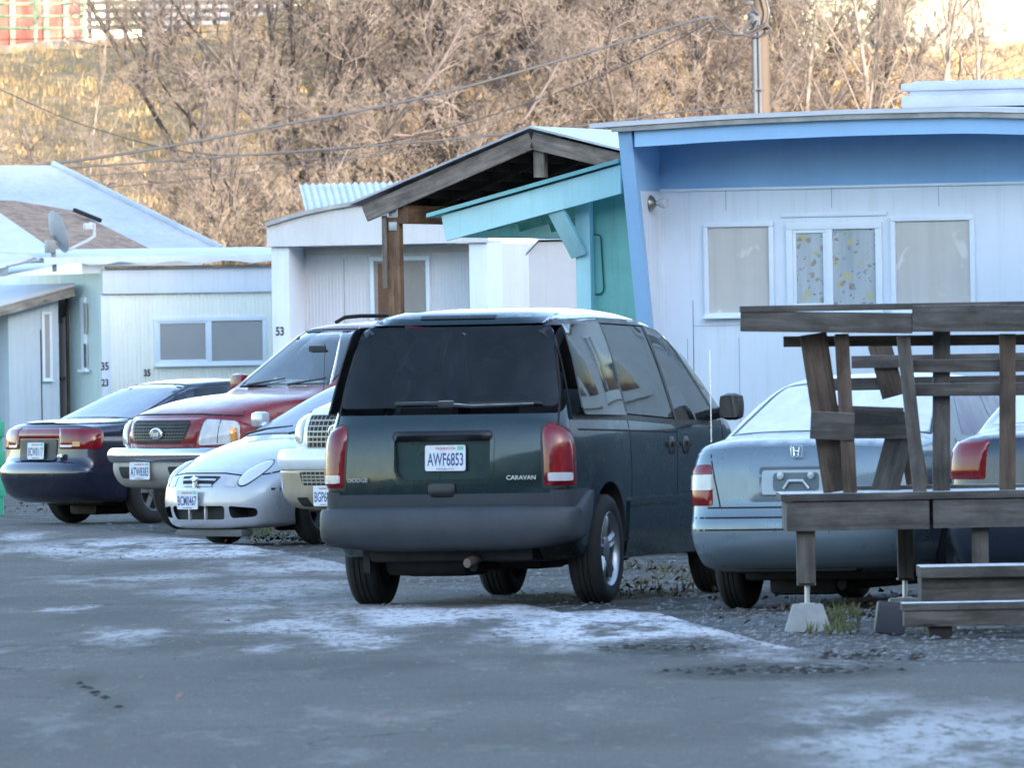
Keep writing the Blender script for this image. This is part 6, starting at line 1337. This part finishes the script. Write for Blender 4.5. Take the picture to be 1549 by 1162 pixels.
shd = empty('barn', (X(420, 232), 232, 0)); tag(shd, 'pale grey metal barn behind the plank fence', 'barn'); a, c_ = at(215, -30, 232), at(440, 45, 232); b = MB(); b.box(((a.x+c_.x)/2-X(420, 232), 2, (a.z+c_.z)/2-.8), (c_.x-a.x, 4, a.z-c_.z+1.8)); b.done('wall', siding('pale_metal_barn', (.22, .235, .25), 30, 'X', .4), shd)
# --- utility pole with conduit and cables
YP = 165.0; pp = at(1151, 160, YP); up_ = empty('utility_pole', (pp.x, YP, 0)); tag(up_, 'wooden utility pole with metal conduit and coiled cables behind the blue trailer', 'utility pole')
mp_ = wood('pole_wood', (.19, .145, .11), (.085, .06, .042)); top = at(1149, -60, YP)
b = MB(); b.tube([(0, 0, 0), (.0, 0, 4), (top.x-pp.x, 0, top.z)], [.155, .14, .125], 20); b.done('shaft', mp_, up_, 40)
cdm = pm('conduit_grey', (.10, .11, .125), .75, 0, var=.15); q = at(1142, 60, YP)
b = MB(); b.tube([(q.x-pp.x-.01, -.13, .5), (q.x-pp.x-.01, -.13, at(1142, 28, YP).z)], .045, 10); b.tube([(q.x-pp.x+.07, -.17, .5), (q.x-pp.x+.06, -.17, at(1142, 28, YP).z)], .025, 8); b.done('conduit', cdm, up_, 40)
zc = at(1142, 27, YP).z; b = MB(); b.lathe([(0, zc-.1), (.06, zc-.1), (.10, zc+.0), (.1, zc+.06), (.04, zc+.12), (0, zc+.13)], 14, Matrix.Translation((q.x-pp.x-.01, -.13, 0))); b.done('weatherhead', cdm, up_, 40)
cab_m = pm('cable_black', (.05, .048, .05), .5, var=.2)
def P3(px, py, Y=YP-.25): p = at(px, py, Y); return Vector((p.x-pp.x, p.y-YP, p.z))
def smooth_pts(ps, n=8):
    out = []; m = len(ps)
    for i in range(m-1):
        a, b2, c_, d_ = ps[max(0, i-1)], ps[i], ps[i+1], ps[min(m-1, i+2)]
        for k in range(n):
            t_ = k/n; out.append(.5*((2*b2)+(c_-a)*t_+(2*a-5*b2+4*c_-d_)*t_*t_+(3*b2-a-3*c_+d_)*t_**3))
    out.append(ps[-1]); return out
b = MB()
for ps in ([(1078, 25), (1090, 30), (1100, 42), (1115, 50), (1135, 47), (1148, 40)], [(1075, 33), (1085, 46), (1105, 52), (1122, 52), (1140, 44), (1146, 30)], [(1120, 51), (1135, 55), (1155, 53), (1166, 44), (1160, 39), (1150, 44), (1132, 53), (1124, 48), (1135, 30), (1140, 24)], [(1146, 40), (1158, 34), (1163, 18), (1160, 4), (1156, -10)], [(1127, 46), (1132, 36), (1139, 28)], [(1133, 6), (1128, -8)], [(1136, 5), (1142, 16), (1148, 22)]):
    b.tube(smooth_pts([P3(*p) for p in ps]), .018, 6)
for c_ in ((1116, 50), (1132, 4)): p = P3(*c_); b.box(p, (.16, .08, .07), None, .02)
b.done('cable_coil', cab_m, up_, 40)
b = MB(); p = P3(1149, 42, YP); b.box((p.x, 0, p.z), (.36, .36, .025), None, .005); b.tube([P3(1138, 138), P3(1146, 134), P3(1156, 136)], .012, 6); b.done('strap', cdm, up_)
wire_m = cab_m
def wire(label, pts, r, Y0, Y1):
    n = len(pts); ps = smooth_pts([at(px, py, Y0+(Y1-Y0)*i/(n-1)) for i, (px, py) in enumerate(pts)], 10); o0 = ps[0].copy()
    b = MB(); b.tube([p-o0 for p in ps], r*.62, 6); o_ = b.done('power_line', wire_m, None, 40, loc=o0); tag(o_, label, 'power line', 'overhead power and telephone lines')
wire('thick twisted black cable sagging from the pole down to the left edge', [(1078, 25), (1040, 33), (900, 75), (700, 132), (550, 166), (430, 188), (250, 222), (100, 245), (-60, 264)], .033, 164.7, 150)
wire('second cable dropping from the pole toward the carport ridge', [(1076, 32), (1000, 72), (900, 118), (800, 155), (700, 187), (600, 212), (480, 229), (300, 232), (130, 190), (0, 135)], .016, 164.7, 172)
wire('long straight dark cable passing just over the carport ridge', [(1140, 158), (1000, 172), (930, 184), (805, 198), (640, 214), (480, 226), (300, 240), (100, 254), (-60, 264)], .022, 163, 150)
wire('thin line below the long straight cable', [(905, 186), (700, 212), (480, 240), (300, 254), (100, 268), (-60, 276)], .010, 160, 148)
wire('lowest thin line crossing above the frosted metal roof', [(640, 225), (480, 247), (300, 270), (150, 284), (-60, 296)], .010, 158, 146)
wire('faint thin line at the top left above the kerb wall', [(-60, 61), (100, 57), (250, 50), (400, 45), (600, 40)], .014, 205, 205)
wire('thin line running right from the pole top', [(1160, 8), (1230, 3), (1330, -3), (1500, -12)], .012, 165, 175)
wire('thin guy wire slanting down right of the pole', [(1222, 48), (1240, 100), (1256, 158)], .010, 166, 166)
# ------------------------------------------------------------------ light
SUN_EL, SUN_AZ = R(11), Vector((.55, -.835, 0)).normalized()
w = bpy.data.worlds.new('World'); sc.world = w; w.use_nodes = True; t = w.node_tree; t.nodes.clear()
o = t.nodes.new('ShaderNodeOutputWorld'); bg = N(t, 'ShaderNodeBackground', Strength=.14); L(t, bg.outputs[0], o.inputs[0])
sky = t.nodes.new('ShaderNodeTexSky'); sky.sky_type = 'NISHITA'; sky.sun_disc = False; sky.sun_elevation = SUN_EL
sky.sun_rotation = math.atan2(SUN_AZ.x, SUN_AZ.y); sky.air_density = 1.0; sky.dust_density = .8; sky.ozone_density = 1.5
L(t, sky.outputs[0], bg.inputs[0])
sl = bpy.data.lights.new('sun', 'SUN'); sl.energy = 2.3; sl.angle = R(.55); sl.color = (1, .90, .76)
so_ = bpy.data.objects.new('sun', sl); COL.objects.link(so_)
sd = SUN_AZ*math.cos(SUN_EL) + Vector((0, 0, math.sin(SUN_EL))); so_.rotation_euler = (-sd).to_track_quat('-Z', 'Y').to_euler(); so_.location = sd*60
sc.view_settings.view_transform = 'Standard'; sc.view_settings.look = 'None'; sc.view_settings.exposure = 2.75; sc.view_settings.gamma = 1
sc.cycles.use_denoising = True; sc.cycles.max_bounces = 8; sc.cycles.transparent_max_bounces = 12

sc.view_settings.use_white_balance = True; sc.view_settings.white_balance_temperature = 6500; sc.view_settings.white_balance_tint = 12
